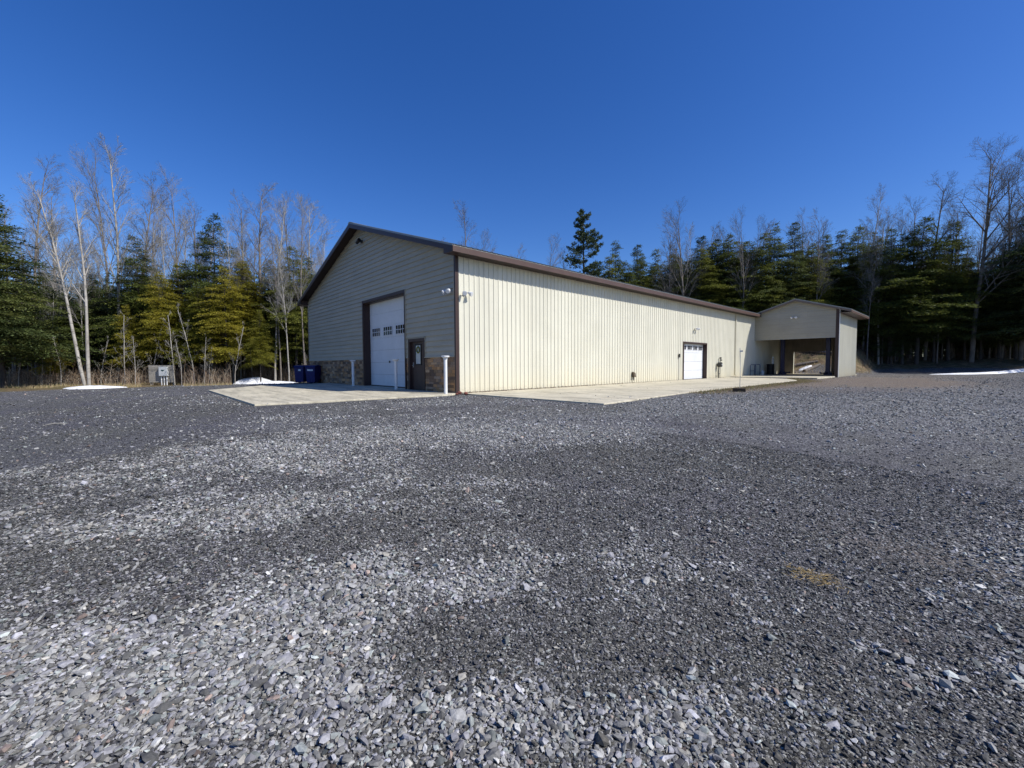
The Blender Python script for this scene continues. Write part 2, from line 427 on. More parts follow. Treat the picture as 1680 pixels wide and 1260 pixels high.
# ================================================================== GROUND
PATCHES = [[9.835,-8.903,0.388,0.425,-0.412,-0.047,0.9],[9.781,-8.557,0.359,0.393,-0.184,0.008,0.95],[9.782,-8.139,0.281,0.307,-0.318,0.063,1.0],[9.802,-7.703,0.316,0.346,-0.28,0.104,0.8],[10.141,-7.329,0.267,0.292,-0.123,0.075,0.7],[10.546,-8.122,0.324,0.354,-0.149,0.044,0.65],[10.273,-8.426,0.405,0.443,-0.171,0.018,0.8],[9.195,-8.773,0.367,0.402,-0.195,-0.009,-0.45],[9.006,-8.991,0.194,0.213,-0.206,-0.023,-0.3],[11.111,-7.5,0.178,0.195,-0.102,0.096,0.9],[11.29,-7.307,0.21,0.23,-0.086,0.112,0.8],[11.565,-7.006,0.291,0.319,-0.063,0.136,0.5],[11.956,-6.183,0.378,0.413,-0.026,0.176,0.25],[12.33,-5.766,0.189,0.207,0.003,0.408,0.3],[8.091,-9.163,0.378,0.413,-0.424,-0.051,0.15],[7.874,-8.985,0.356,0.39,-0.404,-0.032,0.55],[10.438,-6.593,0.291,0.719,-0.096,0.104,0.45],[9.895,-6.779,0.237,0.26,-0.22,0.169,0.4],[10.992,-6.4,0.243,0.266,-0.074,0.125,0.3],[11.601,-5.326,0.2,0.619,-0.038,0.168,0.3],[12.397,-3.638,0.259,0.284,0.01,0.625,0.4],[8.443,-7.956,0.291,0.319,-0.162,0.029,1.1],[8.32,-8.499,0.326,0.357,-0.182,0.007,0.9],[7.872,-8.165,0.456,0.499,-0.341,0.035,0.9],[8.681,-7.284,0.316,0.346,-0.14,0.052,0.8],[9.348,-6.556,0.316,0.346,-0.114,0.08,0.5],[5.942,-9.052,0.881,0.561,-0.398,-0.026,0.75],[6.047,-8.524,0.642,0.703,-0.369,0.006,0.8],[6.179,-7.556,0.769,0.842,-0.484,0.085,0.85],[6.502,-8.847,0.324,0.354,-0.387,-0.015,0.6],[6.44,-6.45,0.736,0.806,-0.559,0.207,0.75],[6.749,-5.291,0.796,1.277,-0.605,0.363,0.9],[7.48,-4.084,0.879,1.369,-0.604,0.568,0.95],[6.863,-2.708,1.299,2.237,-0.658,0.715,0.8],[8.452,-3.023,0.38,0.823,-0.322,0.468,0.5],[7.743,-6.666,0.504,0.552,-0.269,0.116,0.9],[8.687,-6.455,0.566,0.62,-0.241,0.144,0.85],[7.494,-7.348,0.345,0.378,-0.151,0.041,0.8],[9.309,-5.366,0.365,0.804,-0.095,0.103,0.6],[4.203,-5.62,1.173,1.285,-0.699,0.259,0.5],[3.78,-7.315,1.136,0.837,-0.656,0.101,0.6],[2.724,-6.42,0.669,0.732,-0.773,0.178,0.4],[2.61,-1.63,0.812,0.889,-0.79,0.57,0.6],[2.61,-3.677,1.025,1.122,-0.893,0.456,0.45],[6.913,2.674,1.05,1.966,-0.836,1.749,1.0],[8.389,4.284,1.473,1.613,-0.563,1.847,1.0],[10.249,5.087,1.368,1.497,-0.242,1.587,0.8],[11.802,7.607,1.659,1.816,-0.079,2.381,0.75],[12.721,5.732,0.734,0.803,0.045,1.693,0.6],[10.777,13.87,2.529,2.36,-0.442,6.482,0.7],[12.68,15.545,1.223,0.931,0.105,6.876,0.65],[9.499,1.807,0.776,1.664,-0.213,0.791,0.7],[-1.622,-8.73,3.105,1.77,-3.765,-0.028,-0.9],[-2.601,-10.22,2.308,1.306,-5.799,-0.62,-1.0],[-1.65,-5.886,1.543,1.689,-1.745,0.342,-0.3],[5.587,-7.795,0.642,0.297,-0.336,0.042,-0.2],[8.685,-8.513,0.432,0.473,-0.362,0.011,-0.7],[9.306,-7.834,0.216,0.236,-0.002,0.002,-0.5],[7.243,-8.858,0.316,0.346,-0.195,-0.009,-0.3],[10.818,-7.006,0.281,0.307,-0.187,0.204,-0.8],[10.649,-5.551,0.388,0.425,-0.208,0.385,-0.3],[10.15,-3.631,1.214,1.734,-0.363,0.835,-0.7],[10.923,-1.559,1.123,1.634,-0.267,1.35,-0.7],[5.554,1.186,0.68,0.744,-0.563,0.818,-0.5],[8.329,-0.288,0.992,1.9,-0.257,0.539,-0.9],[5.48,-0.535,1.077,0.772,-0.539,0.639,-0.4],[7.877,-7.341,0.243,0.266,-0.148,0.043,-0.4],[11.465,-6.296,0.432,0.473,-0.107,0.292,-0.6],[10.066,-5.365,0.566,0.62,-0.162,0.235,-0.35],[11.904,-2.537,0.665,1.131,-0.04,0.573,-0.5],[9.253,-7.07,0.356,0.39,-0.128,0.066,-0.3],[10.474,-7.785,0.17,0.186,-0.134,0.063,-0.3],[9.838,1.356,1.598,2.971,-0.081,0.323,-0.5]]
def coarse_mask(x, y):
    m = np.full(np.shape(x), .235)
    for px, py, ux, uy, vx, vy, a in PATCHES:
        if a < 0: a *= .9
        ln = math.hypot(vx, vy); mn = .16
        if ln < mn: vx, vy = vx*mn/ln, vy*mn/ln
        det = ux*vy-uy*vx
        if abs(det) < 1e-4: continue
        dx = x-px; dy = y-py
        u = (dx*vy-dy*vx)/det; v = (ux*dy-uy*dx)/det
        m = m+a*np.exp(-(u*u+v*v)*.6)*.48
    n = fbm(x*1.1+3, y*1.1, 5)-.5
    n2 = fbm(x*.25+30, y*.25, 3)-.5
    d = np.hypot(x-CAM[0], y-CAM[1])
    far = ss((d-18)/14)
    # faint wheel tracks curving past the corner
    tr = 0
    for cx, cy, r in ((-6, -34, 32), (30, -22, 22), (24, 6, 17.5)):
        q = np.hypot(x-cx, y-cy)-r
        for o in (-.85, .85): tr = tr+np.exp(-((q-o)/.22)**2)
    return np.clip(m*(1-far)+.24*far+n*.72+n2*.34-.11*tr, 0, 1)

def zones(x, y):
    c = coarse_mask(x, y)
    # woodland floor: left of the yard, behind the building, up the bank
    edge = -25.5-.28*(y+16)-(fbm(x*.3, y*.3)-.5)*3.0
    edge = np.where(y > 12, -30, edge)
    lit = ss((edge-x)/1.6+.5)
    lit = np.maximum(lit, ss((y-49.5+(fbm(x*.2, y*.2)-.5)*4)/3))
    lit = np.maximum(lit, ss((y-40.2-fbm(x*.5, y*.5)*1.5)/1.5)*ss((6.5-x)/2))
    # brown earth beside the side slab and in front of the carport
    e = np.abs(x-6.0+.0*y); d1 = ss((.9-np.abs(x-6.3))/.8)*ss((y-5.5)/2)*ss((26-y)/6)*.75
    d2 = np.exp(-(((x-8.3)/3.2)**2+((y-22.0)/7.5)**2))*2.1
    d3 = np.exp(-(((x-9)/5)**2+((y-36)/7)**2))*.35
    d4 = np.exp(-(((x-12.03)/.55)**2+((y+4.3)/.28)**2))*.22
    dirt = np.clip((d1+d2+d3+d4)*(.25+1.7*fbm(x*.9, y*.5, 4)), 0, 1)
    return c, lit, dirt

def spaced(c, near, lim0, lim1):
    """coordinates: dense near c, growing outwards"""
    out = [c]; s = near; p = c
    while p < lim1:
        if p-c > 9: s *= 1.045
        p += s; out.append(p)
    s = near; p = c; lo = []
    while p > lim0:
        if c-p > 9: s *= 1.045
        p -= s; lo.append(p)
    return np.array(lo[::-1]+out)
gx = spaced(CAM[0]-2, .13, -420, 420); gy = spaced(CAM[1]+2, .13, -420, 460)
GX, GY = np.meshgrid(gx, gy, indexing='ij')
GZ = ground_h(GX, GY)
micro = (fbm(GX*2.2, GY*2.2, 3)-.5)*.022*ss((22-np.hypot(GX-CAM[0], GY-CAM[1]))/10)
GZ = GZ+micro
def grid_mesh(name, X, Y, Z, material, kind=None):
    nx, ny = X.shape
    v = np.stack([X.ravel(), Y.ravel(), Z.ravel()], 1).astype(np.float32)
    i = np.arange(nx-1)[:, None]*ny+np.arange(ny-1)[None, :]
    f = np.stack([i, i+ny, i+ny+1, i+1], -1).reshape(-1, 4)
    me = bpy.data.meshes.new(name)
    me.vertices.add(len(v)); me.vertices.foreach_set('co', v.ravel())
    me.loops.add(f.size); me.loops.foreach_set('vertex_index', f.ravel().astype(np.int32))
    me.polygons.add(len(f)); me.polygons.foreach_set('loop_start', np.arange(0, f.size, 4, dtype=np.int32))
    me.polygons.foreach_set('loop_total', np.full(len(f), 4, np.int32))
    me.update(calc_edges=True)
    me.polygons.foreach_set('use_smooth', np.ones(len(f), bool))
    me.materials.append(material)
    o = bpy.data.objects.new(name, me); COL.objects.link(o)
    if kind: o['kind'] = kind
    return o
go = grid_mesh('ground', GX, GY, GZ, M['ground'], 'structure')
c_, l_, d_ = zones(GX, GY)
za = go.data.color_attributes.new('zone', 'FLOAT_COLOR', 'POINT')
za.data.foreach_set('color', np.stack([c_.ravel(), l_.ravel(), d_.ravel(), np.ones(c_.size)], 1).astype(np.float32).ravel())

# ------------------------------------------------------------------ loose stone lying on the yard (nobody could count it)
ICO = None
def ico():
    t = (1+5**.5)/2
    v = np.array([(-1,t,0),(1,t,0),(-1,-t,0),(1,-t,0),(0,-1,t),(0,1,t),(0,-1,-t),(0,1,-t),(t,0,-1),(t,0,1),(-t,0,-1),(-t,0,1)])
    v /= np.linalg.norm(v[0])
    f = np.array([(0,11,5),(0,5,1),(0,1,7),(0,7,10),(0,10,11),(1,5,9),(5,11,4),(11,10,2),(10,7,6),(7,1,8),(3,9,4),(3,4,2),(3,2,6),(3,6,8),(3,8,9),(4,9,5),(2,4,11),(6,2,10),(8,6,7),(9,8,1)])
    return v, f
def octa():
    v = np.array([(1,1,.9),(-1,.9,1),(-.9,-1,1),(1,-1,.8),(.9,1,-1),(-1,1,-1),(-1,-1,-1),(1,-1,-1)])/1.5
    f = np.array([(0,1,2),(0,2,3),(0,4,5),(0,5,1),(1,5,6),(1,6,2),(2,6,7),(2,7,3),(3,7,4),(3,4,0)])
    return v, f
def stones(name, X, Y, size, base, light, label):
    n = len(X)
    V, F = base
    k = len(V)
    P = V[None]*(1+RNG.normal(0, .2, (n, k, 1)))+RNG.normal(0, .12, (n, k, 3))
    ax = np.stack([RNG.uniform(.85, 1.45, n), RNG.uniform(.6, 1.0, n), RNG.uniform(.28, .62, n)], 1)
    P = P*ax[:, None, :]*(size[:, None, None]/2)
    tx = RNG.normal(0, .32, n); ty = RNG.normal(0, .32, n); tz = RNG.uniform(0, 6.283, n)
    def rot(P, a, i, j):
        c = np.cos(a)[:, None]; s = np.sin(a)[:, None]
        A = P[..., i].copy(); B = P[..., j].copy()
        P[..., i] = A*c-B*s; P[..., j] = A*s+B*c
    rot(P, tx, 1, 2); rot(P, ty, 0, 2); rot(P, tz, 0, 1)
    Z = ground_h(X, Y)+(fbm(X*2.2, Y*2.2, 3)-.5)*.022*ss((22-np.hypot(X-CAM[0], Y-CAM[1]))/10)
    Z = np.where((((X > -12.7) & (X < .5) & (Y > -6.25)) | ((X > -.2) & (X < 5.4) & (Y > .2) & (Y < 21.2))) & (Y < 21.2), np.maximum(Z, -.008), Z)
    P[..., 0] += X[:, None]; P[..., 1] += Y[:, None]; P[..., 2] += (Z+size*.13+RNG.uniform(-.1, .22, n)*size)[:, None]
    me = bpy.data.meshes.new(name)
    me.vertices.add(n*k); me.vertices.foreach_set('co', P.astype(np.float32).ravel())
    fi = (F[None]+(np.arange(n)*k)[:, None, None]).reshape(-1, 3)
    me.loops.add(fi.size); me.loops.foreach_set('vertex_index', fi.ravel().astype(np.int32))
    me.polygons.add(len(fi)); me.polygons.foreach_set('loop_start', np.arange(0, fi.size, 3, dtype=np.int32))
    me.polygons.foreach_set('loop_total', np.full(len(fi), 3, np.int32))
    me.update(calc_edges=True)
    hue = RNG.random(n)
    tint = np.where(hue[:, None] < .5, np.array([1, .98, .93]), np.where(hue[:, None] < .78, np.array([.97, .95, .99]),
           np.where(hue[:, None] < .9, np.array([.94, 1.0, .94]), np.where(hue[:, None] < .985, np.array([1.06, 1.0, .87]), np.array([1.1, .85, .72])))))
    c = light[:, None]*tint
    c = np.repeat(np.concatenate([c, np.ones((n, 1))], 1), k, axis=0).astype(np.float32)
    a = me.color_attributes.new('tint', 'FLOAT_COLOR', 'POINT'); a.data.foreach_set('color', c.ravel())
    me.polygons.foreach_set('use_smooth', np.zeros(len(fi), bool))
    me.materials.append(M['pebble'])
    o = bpy.data.objects.new(name, me); COL.objects.link(o)
    tag(o, label, 'gravel', kind='stuff')
    return o
def inyard(X, Y):
    slabA = (X > -12.7) & (X < .5) & (Y > -6.25) & (Y < 0)
    slabB = (X > -.2) & (X < 6.0) & (Y > .2) & (Y < 21.2)
    bld = (X < .1) & (Y > 0)
    spill = RNG.random(len(X)) < .05*ss(1-np.minimum(np.abs(X-5.7), np.abs(Y+6.1))/1.0)+.004
    dz = zones(X, Y)
    ok = (RNG.random(len(X)) > dz[2]*1.1) & (dz[1] < .3) & ~((X < -6) & (Y < -1) & (RNG.random(len(X)) < .65))
    return (~(slabA | slabB) | spill) & ~bld & ok
def scatter(n, r0, r1, half=67):
    a0 = math.atan2(FW[1], FW[0])
    th = a0+np.radians(RNG.uniform(-half, half, n))
    r = np.sqrt(RNG.uniform(r0*r0, r1*r1, n))
    return CAM[0]+r*np.cos(th), CAM[1]+r*np.sin(th), r
def lay(n, r0, r1, s_c, s_f, pf, keep_pow, base, name, label):
    X, Y, r = scatter(n, r0, r1)
    m = coarse_mask(X, Y)
    q = RNG.random(n)
    clump = fbm(X*3.2, Y*3.2, 4)
    pc = np.clip((m+(clump-.5)*1.35)*1.0-.13, 0, .70)
    keep = (q < np.maximum(pc, pf)) & inyard(X, Y)
    X, Y, m, pc = X[keep], Y[keep], m[keep], pc[keep]
    isc = RNG.random(len(X)) < pc/np.maximum(pc, pf)
    sz = np.where(isc, s_c, s_f)*np.exp(RNG.normal(0, .36, len(X)))
    sz = np.minimum(sz, .055 if r0 < 18 else .09)
    lt = np.where(isc, RNG.uniform(.085, .38, len(X)), RNG.uniform(.035, .17, len(X)))
    lt = np.where(RNG.random(len(X)) < .19, np.maximum(lt*1.6, .30), lt)
    big = RNG.random(len(X)) < .035
    sz = np.where(big & ~isc, np.minimum(sz*2.0, .03), sz)
    return stones(name, X, Y, sz, base, np.clip(lt, 0, .55), label)
lay(84000, .7, 3.2, .0195, .011, .62, 1, ico(), 'gravel', 'pale angular crushed stone lying thick across the front of the yard')
lay(95000, .7, 4.2, .012, .008, .9, 1, octa(), 'gravel', 'small dark chips packed between the larger stones in the foreground')
lay(190000, 3.2, 7.5, .020, .0145, .6, 1, octa(), 'gravel', 'grey crushed stone spread over the middle of the yard')
lay(170000, 7.5, 20.0, .030, .022, .3, 1, octa(), 'gravel', 'grey crushed stone spread over the yard towards the building')

lay(90000, 20.0, 44.0, .050, .034, .45, 1, octa(), 'gravel', 'grey crushed stone spread over the far side of the yard')

# ================================================================== BUILDING
W = 16.2; L = 29.85; LB = 36.75; HW = 4.9
MR = .3293; RX = -8.1; RZ = 7.84
def main_roof(x): return RZ-MR*abs(x-RX)

bld = thing('metal_building', 'long cream metal building with grey sided gable, brown trim and stone base', 'building', (0,0,0))

def lap_siding(mb, x0, x1, y, zlo, roof, rx, rz, m, openings=(), pitch=.2):
    brk = [zlo]; z = zlo+pitch
    while z < rz: brk.append(z); z += pitch
    brk.append(rz)
    for o in openings: brk.append(o[2])
    brk = sorted(set(round(b, 4) for b in brk if b >= zlo))
    def iv(z):
        h = (rz-z)/m
        return max(x0, rx-h), min(x1, rx+h)
    for a, b in zip(brk[:-1], brk[1:]):
        if b-a < .004: continue
        k = math.floor((a-zlo)/pitch+1e-4); zb = zlo+k*pitch
        ya = y-.048+(a-zb)/pitch*.040; yb = y-.048+min(1, (b-zb)/pitch)*.040
        (l0, r0), (l1, r1) = iv(a), iv(b)
        segs = [(l0, r0, l1, r1)]
        for ox0, ox1, oz in openings:
            if a < oz-1e-4:
                ns = []
                for s in segs:
                    if s[0] < ox0: ns.append((s[0], min(s[1], ox0), s[2], min(s[3], ox0)))
                    if s[1] > ox1: ns.append((max(s[0], ox1), s[1], max(s[2], ox1), s[3]))
                segs = ns
        for s in segs:
            if s[1]-s[0] < 1e-3: continue
            mb.add([(s[0], ya, a), (s[1], ya, a), (s[3], yb, b), (s[2], yb, b)], [(0, 1, 2, 3)])
            mb.add([(s[0], y, a), (s[1], y, a), (s[1], ya, a), (s[0], ya, a)], [(0, 1, 2, 3)])

GD = (-7.74, -3.66, 3.98); MD = (-3.29, -2.14, 1.98); SD = (17.22, 20.5, 2.30)
mb = MB(); lap_siding(mb, -W, -.05, 0, 1.30, None, RX, RZ-.12, MR, [GD, MD])
mb.build('siding', M['siding'], bld, fixn=False)

# wall core behind siding and stone (closes the shell)
mb = MB()
def wall_y(mb, y0, y1, xs, zlo, ztop, ops):
    """solid wall between y0,y1 with rectangular openings from the floor; roof line given by ztop"""
    cuts = sorted({xs[0], xs[1]} | {c for o in ops for c in o[:2]} | ({RX} if xs[0] < RX < xs[1] else set()))
    for a, b in zip(cuts[:-1], cuts[1:]):
        z0 = zlo
        for o in ops:
            if a >= o[0]-1e-6 and b <= o[1]+1e-6: z0 = o[2]
        mb.prism([(a, z0), (b, z0), (b, ztop(b)), (a, ztop(a))], (y0, y1))
wall_y(mb, .004, .16, (-W, -.004), -.4, lambda x: main_roof(x)-.14, [GD, MD])
wall_y(mb, LB-.16, LB, (-W, -.004), -.4, lambda x: main_roof(x)-.14, [])
mb.box((-W, .162, -.4), (-W+.1, LB-.162, HW+.05))
for a, b, z0 in ((.162, SD[0], -.4), (SD[0], SD[1], SD[2]), (SD[1], LB-.162, -.4)):
    mb.box((-.14, a, z0), (-.01, b, HW+.02))
mb.box((-W+.2, .17, -.3), (-.2, LB-.2, -.02))
mb.build('wall', M['interior'], bld)

# cream ribbed side wall
def ribbed(mb, O, U, V, Nn, lu, lv, pitch=.2286, h=.022, start=0.):
    O = Vector(O); U = Vector(U); V = Vector(V); Nn = Vector(Nn)
    pts = []; u = -start
    prof = [(0, 0), (.085, 0), (.097, 1), (.127, 1), (.139, 0)]
    while u < lu:
        for d, k in prof:
            if 0 <= u+d <= lu: pts.append((u+d, k*h))
        u += pitch
    if pts[0][0] > 0: pts.insert(0, (0, 0))
    if pts[-1][0] < lu: pts.append((lu, 0))
    vs = []
    for u, k in pts:
        a = O+U*u+Nn*k; b = a+V*lv
        vs += [tuple(a), tuple(b)]
    fs = [(2*i, 2*i+2, 2*i+3, 2*i+1) for i in range(len(pts)-1)]
    mb.add(vs, fs)
mb = MB()
for a, b, z0 in ((.0, SD[0], -.02), (SD[0], SD[1], SD[2]), (SD[1], LB, -.02)):
    ribbed(mb, (.0, a, z0), (0,1,0), (0,0,1), (1,0,0), b-a, HW+.01-z0, start=a % .2286)
mb.build('side_wall', M['cream'], bld, fixn=False)

# ledge stone base
mb = MB()
rs = random.Random(3)
PAL = [(.17,.105,.055), (.20,.13,.07), (.105,.075,.048), (.145,.105,.068), (.085,.060,.042), (.175,.135,.092), (.12,.10,.080), (.065,.050,.040), (.15,.115,.085)]
SP3 = ((-W+.0, GD[0]-.12), (GD[1]+.12, MD[0]-.07), (MD[1]+.07, -.06))
for xa, xb in SP3:
    mb = MB()
    z = -.12; row = 0
    while z < 1.26:
        h = rs.choice([.085, .11, .13]); h = min(h, 1.275-z)
        x = xa-rs.random()*.2
        while x < xb:
            w = rs.uniform(.16, .46); x2 = min(x+w, xb); x1 = max(x, xa)
            if x2-x1 > .03:
                c = rs.choice(PAL); k = rs.uniform(.75, 1.3)*2.1
                mb.box((x1+.002, .0, z+.002), (x2-.002, -.045-rs.random()*.018, z+h-.002), (c[0]*k*1.06, c[1]*k*.95, c[2]*k*.84))
            x += w
        z += h
    mb.build('stone_base', M['stone'], bld, bevel=.004)
    mb = MB(); mb.box((xa, -.085, 1.275), (xb, .0, 1.315)); mb.build('stone_cap', M['siding'], bld)

# roof with ribs
mb = MB()
t = .05; EX = .52; EXL = -16.72
y0, y1 = -.5, LB+.3
mb.prism([(EX, main_roof(EX)-t), (EX, main_roof(EX)), (RX, RZ), (EXL, main_roof(EXL)), (EXL, main_roof(EXL)-t), (RX, RZ-t-.01)], (y0, y1))
sl = math.hypot(EX-RX, MR*(EX-RX))
for ox, sx in ((EX+.02, -1), (EXL-.02, 1)):
    d = Vector((sx, 0, MR)).normalized(); nrm = Vector((-sx*MR, 0, 1)).normalized()
    O = Vector((ox, y0, main_roof(ox)+.003))
    ribbed(mb, O, (0,1,0), d, nrm, y1-y0, sl+.02, h=.02)
mb.prism([(RX-.2, RZ-.03), (RX, RZ+.045), (RX+.2, RZ-.03)], (y0-.01, y1))
mb.build('roof', M['roofmetal'], bld)
# fascia and soffits
mb = MB()
mb.box((.50, -.5, 4.77), (.545, 29.5, 4.958))
mb.box((EXL-.025, -.5, 4.77), (EXL+.02, LB+.3, 4.958))
mb.build('eave_fascia', M['fascia'], bld)
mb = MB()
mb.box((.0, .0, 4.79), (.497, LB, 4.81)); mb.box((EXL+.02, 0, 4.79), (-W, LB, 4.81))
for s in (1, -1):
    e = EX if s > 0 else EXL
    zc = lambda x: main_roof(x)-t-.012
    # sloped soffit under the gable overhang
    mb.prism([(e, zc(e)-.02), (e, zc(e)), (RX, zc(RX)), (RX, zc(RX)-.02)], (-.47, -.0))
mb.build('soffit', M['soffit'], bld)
mb = MB()
for s in (1, -1):
    e = EX if s > 0 else EXL
    zc = lambda x: main_roof(x)-t-.004
    mb.prism([(e, zc(e)-.17), (e, zc(e)), (RX, zc(RX)), (RX, zc(RX)-.19)], (-.505, -.475))
# boxed eave returns
mb.prism([(.497, 4.775), (.497, 4.93), (-.06, 5.10), (-.06, 4.80)], (-.472, -.002))
mb.prism([(EXL+.03, 4.775), (EXL+.03, 4.93), (-W+.05, 5.08), (-W+.05, 4.80)], (-.472, -.002))
mb.build('rake_trim', M['brown'], bld)
mb = MB()
mb.box((-.055, -.062, -.05), (.03, .0, 4.79)); mb.box((.0, -.0, -.05), (.034, .07, 4.79))
mb.build('corner_trim', M['brown'], bld)
mb = MB()
mb.box((-W-.03, -.062, -.2), (-W+.06, .02, 4.79))
mb.build('corner_trim', M['brown'], bld)
mb = MB(); mb.box((.0, .072, -.06), (.022, SD[0]-.1, .02)); mb.box((.0, SD[1]+.1, -.06), (.022, L, .02))
mb.build('base_trim', M['siding'], bld)

def door_mullions(mb, xa, xb, za, zb, y, nx, nz, w=.016, axis=1):
    for i in range(nx+1):
        c = xa+(xb-xa)*i/nx
        ww = w if 0 < i < nx else w*1.3
        if axis == 1: mb.box((c-ww, y-.012, za-ww), (c+ww, y+.012, zb+ww))
        else: mb.box((y-.012, c-ww, za-ww), (y+.012, c+ww, zb+ww))
    for i in range(nz+1):
        c = za+(zb-za)*i/nz
        if axis == 1: mb.box((xa, y-.010, c-w), (xb, y+.010, c+w))
        else: mb.box((y-.010, xa, c-w), (y+.010, xb, c+w))

def sectional(mb, a0, a1, z1, plane, axis, sgn, secs):
    """stack of door sections with a groove between; axis 1: plane y"""
    h = z1/secs
    for i in range(secs):
        q0, q1 = i*h+.006, (i+1)*h-.006
        if axis == 1:
            mb.box((a0, plane, q0), (a1, plane+.04, q1))
            mb.box((a0, plane+.008, q0-.006), (a1, plane+.03, q0))
            for j in range(1, 4):
                zz = q0+(q1-q0)*j/4; mb.box((a0, plane-.003, zz-.006), (a1, plane, zz+.006))
        else:
            mb.box((plane-.04, a0, q0), (plane, a1, q1))
            mb.box((plane-.03, a0, q0-.006), (plane-.008, a1, q0))
            for j in range(1, 4):
                zz = q0+(q1-q0)*j/4; mb.box((plane, a0, zz-.006), (plane+.003, a1, zz+.006))

# tall front garage door
gd = MB(); sectional(gd, GD[0], GD[1], GD[2], .27, 1, -1, 7)
gdo = gd.build('garage_door', M['white'], bld)
for xa, xb in ((-7.46, -6.60), (-6.25, -5.39), (-5.04, -4.18)):
    g = MB(); g.box((xa, .255, 2.37), (xb, .268, 2.76)); go_ = g.build('window', M['glass'], gdo); go_['label'] = 'dark glazed eight pane window in the tall white door'
    f = MB(); door_mullions(f, xa, xb, 2.37, 2.76, .252, 4, 2, .012); f.build('window_grille', M['white'], gdo)
h = MB(); h.box((-5.75, .245, 1.10), (-5.65, .27, 1.20)); h.build('handle', M['darkgrey'], gdo)
h = MB(); h.box((GD[0], .262, .0), (GD[1], .3, .045)); h.build('bottom_seal', M['black'], gdo)
mb = MB()
mb.box((GD[0]-.12, -.075, -.05), (GD[0], -.0, GD[2]+.13)); mb.box((GD[1], -.075, -.05), (GD[1]+.07, -.0, GD[2]+.13))
mb.box((GD[0], -.073, GD[2]), (GD[1], -.0, GD[2]+.13))
mb.box((GD[0]-.02, .0, -.05), (GD[0]+.012, .27, GD[2]+.02)); mb.box((GD[1]-.012, .0, -.05), (GD[1]+.02, .27, GD[2]+.02))
mb.box((GD[0]+.012, .0, GD[2]-.02), (GD[1]-.012, .27, GD[2]+.01))
mb.build('door_frame', M['brown'], bld)

for boxes in ((((GD[1]+.072, -.066, 1.32), (GD[1]+.10, .0, GD[2]+.13)), ((GD[0]-.15, -.066, 1.32), (GD[0]-.122, .0, GD[2]+.13)), ((GD[0]-.15, -.068, GD[2]+.13), (GD[1]+.10, .0, GD[2]+.158))),
              (((MD[1]+.072, -.066, 1.32), (MD[1]+.10, .0, MD[2]+.072)), ((MD[0]-.07, -.068, MD[2]+.072), (MD[1]+.10, .0, MD[2]+.095))),
              (((-.088, -.066, 1.32), (-.057, .0, 4.78)),), (((-W+.062, -.066, 1.32), (-W+.09, .0, 4.78)),)):
    mb = MB()
    for p0, p1 in boxes: mb.box(p0, p1)
    mb.build('siding_channel', M['siding'], bld)

# entry door
mb = MB()
mb.box((MD[0]-.07, -.080, -.03), (MD[0]+.05, .1, MD[2]+.07)); mb.box((MD[1]-.05, -.080, -.03), (MD[1]+.07, .1, MD[2]+.07))
mb.box((MD[0]+.05, -.080, MD[2]-.05), (MD[1]-.05, .1, MD[2]+.07)); mb.box((MD[0], -.10, -.03), (MD[1], .1, .012))
mb.build('entry_frame', M['brown'], bld)
d = MB(); d.box((MD[0]+.052, .03, .012), (MD[1]-.052, .075, MD[2]-.052))
d.box((MD[0]+.17, .022, .15), (MD[1]-.17, .03, .8))
edo = d.build('entry_door', M['brown'], bld, bevel=.004)
g = MB(); g.box((-2.92, .018, 1.02), (-2.50, .029, 1.80)); g.build('window', M['pane'], edo)
f = MB(); door_mullions(f, -2.92, -2.50, 1.02, 1.80, .02, 1, 1, .022); f.build('window_frame', M['black'], edo)
w_ = MB()
for i in range(20):
    a = i/20*2*math.pi
    w_.tube([(-2.69+.10*math.cos(a), .0, 1.60+.12*math.sin(a)), (-2.69+.10*math.cos(a+.34), .0, 1.60+.12*math.sin(a+.34))], .028, 5)
wr = w_.build('wreath', M['hemlock']); tag(wr, 'small round dark wreath hanging on the entry door window', 'wreath')
h = MB(); h.tube([(-3.12, .03, .98), (-3.12, -.03, .98), (-3.03, -.035, .98)], .012, 8); h.cbox((-3.12, .026, 1.0), (.05, .01, .2)); h.build('handle', M['silver'], edo)

# low side garage door
sdm = MB(); sectional(sdm, SD[0], SD[1], SD[2], -.20, 0, 1, 4)
sdo = sdm.build('garage_door', M['white'], bld)
for ya, yb in ((17.36, 17.95), (18.16, 18.76), (18.97, 19.57), (19.78, 20.36)):
    g = MB(); g.box((-.198, ya, 1.90), (-.190, yb, 2.17)); g.build('window', M['glass'], sdo)
    f = MB(); door_mullions(f, ya, yb, 1.90, 2.17, -.187, 3, 1, .012, 0); f.build('window_grille', M['white'], sdo)
mb = MB()
mb.box((.0, SD[0]-.09, -.03), (.045, SD[0], SD[2]+.09)); mb.box((.0, SD[1], -.03), (.045, SD[1]+.09, SD[2]+.09))
mb.box((.0, SD[0], SD[2]), (.043, SD[1], SD[2]+.09))
mb.box((-.2, SD[1]-.012, -.03), (.0, SD[1]+.01, SD[2])); mb.box((-.2, SD[0]-.01, -.03), (.0, SD[0]+.012, SD[2]))
mb.box((-.2, SD[0]+.012, SD[2]-.012), (.0, SD[1]-.012, SD[2]+.008))
mb.build('door_frame', M['brown'], bld)

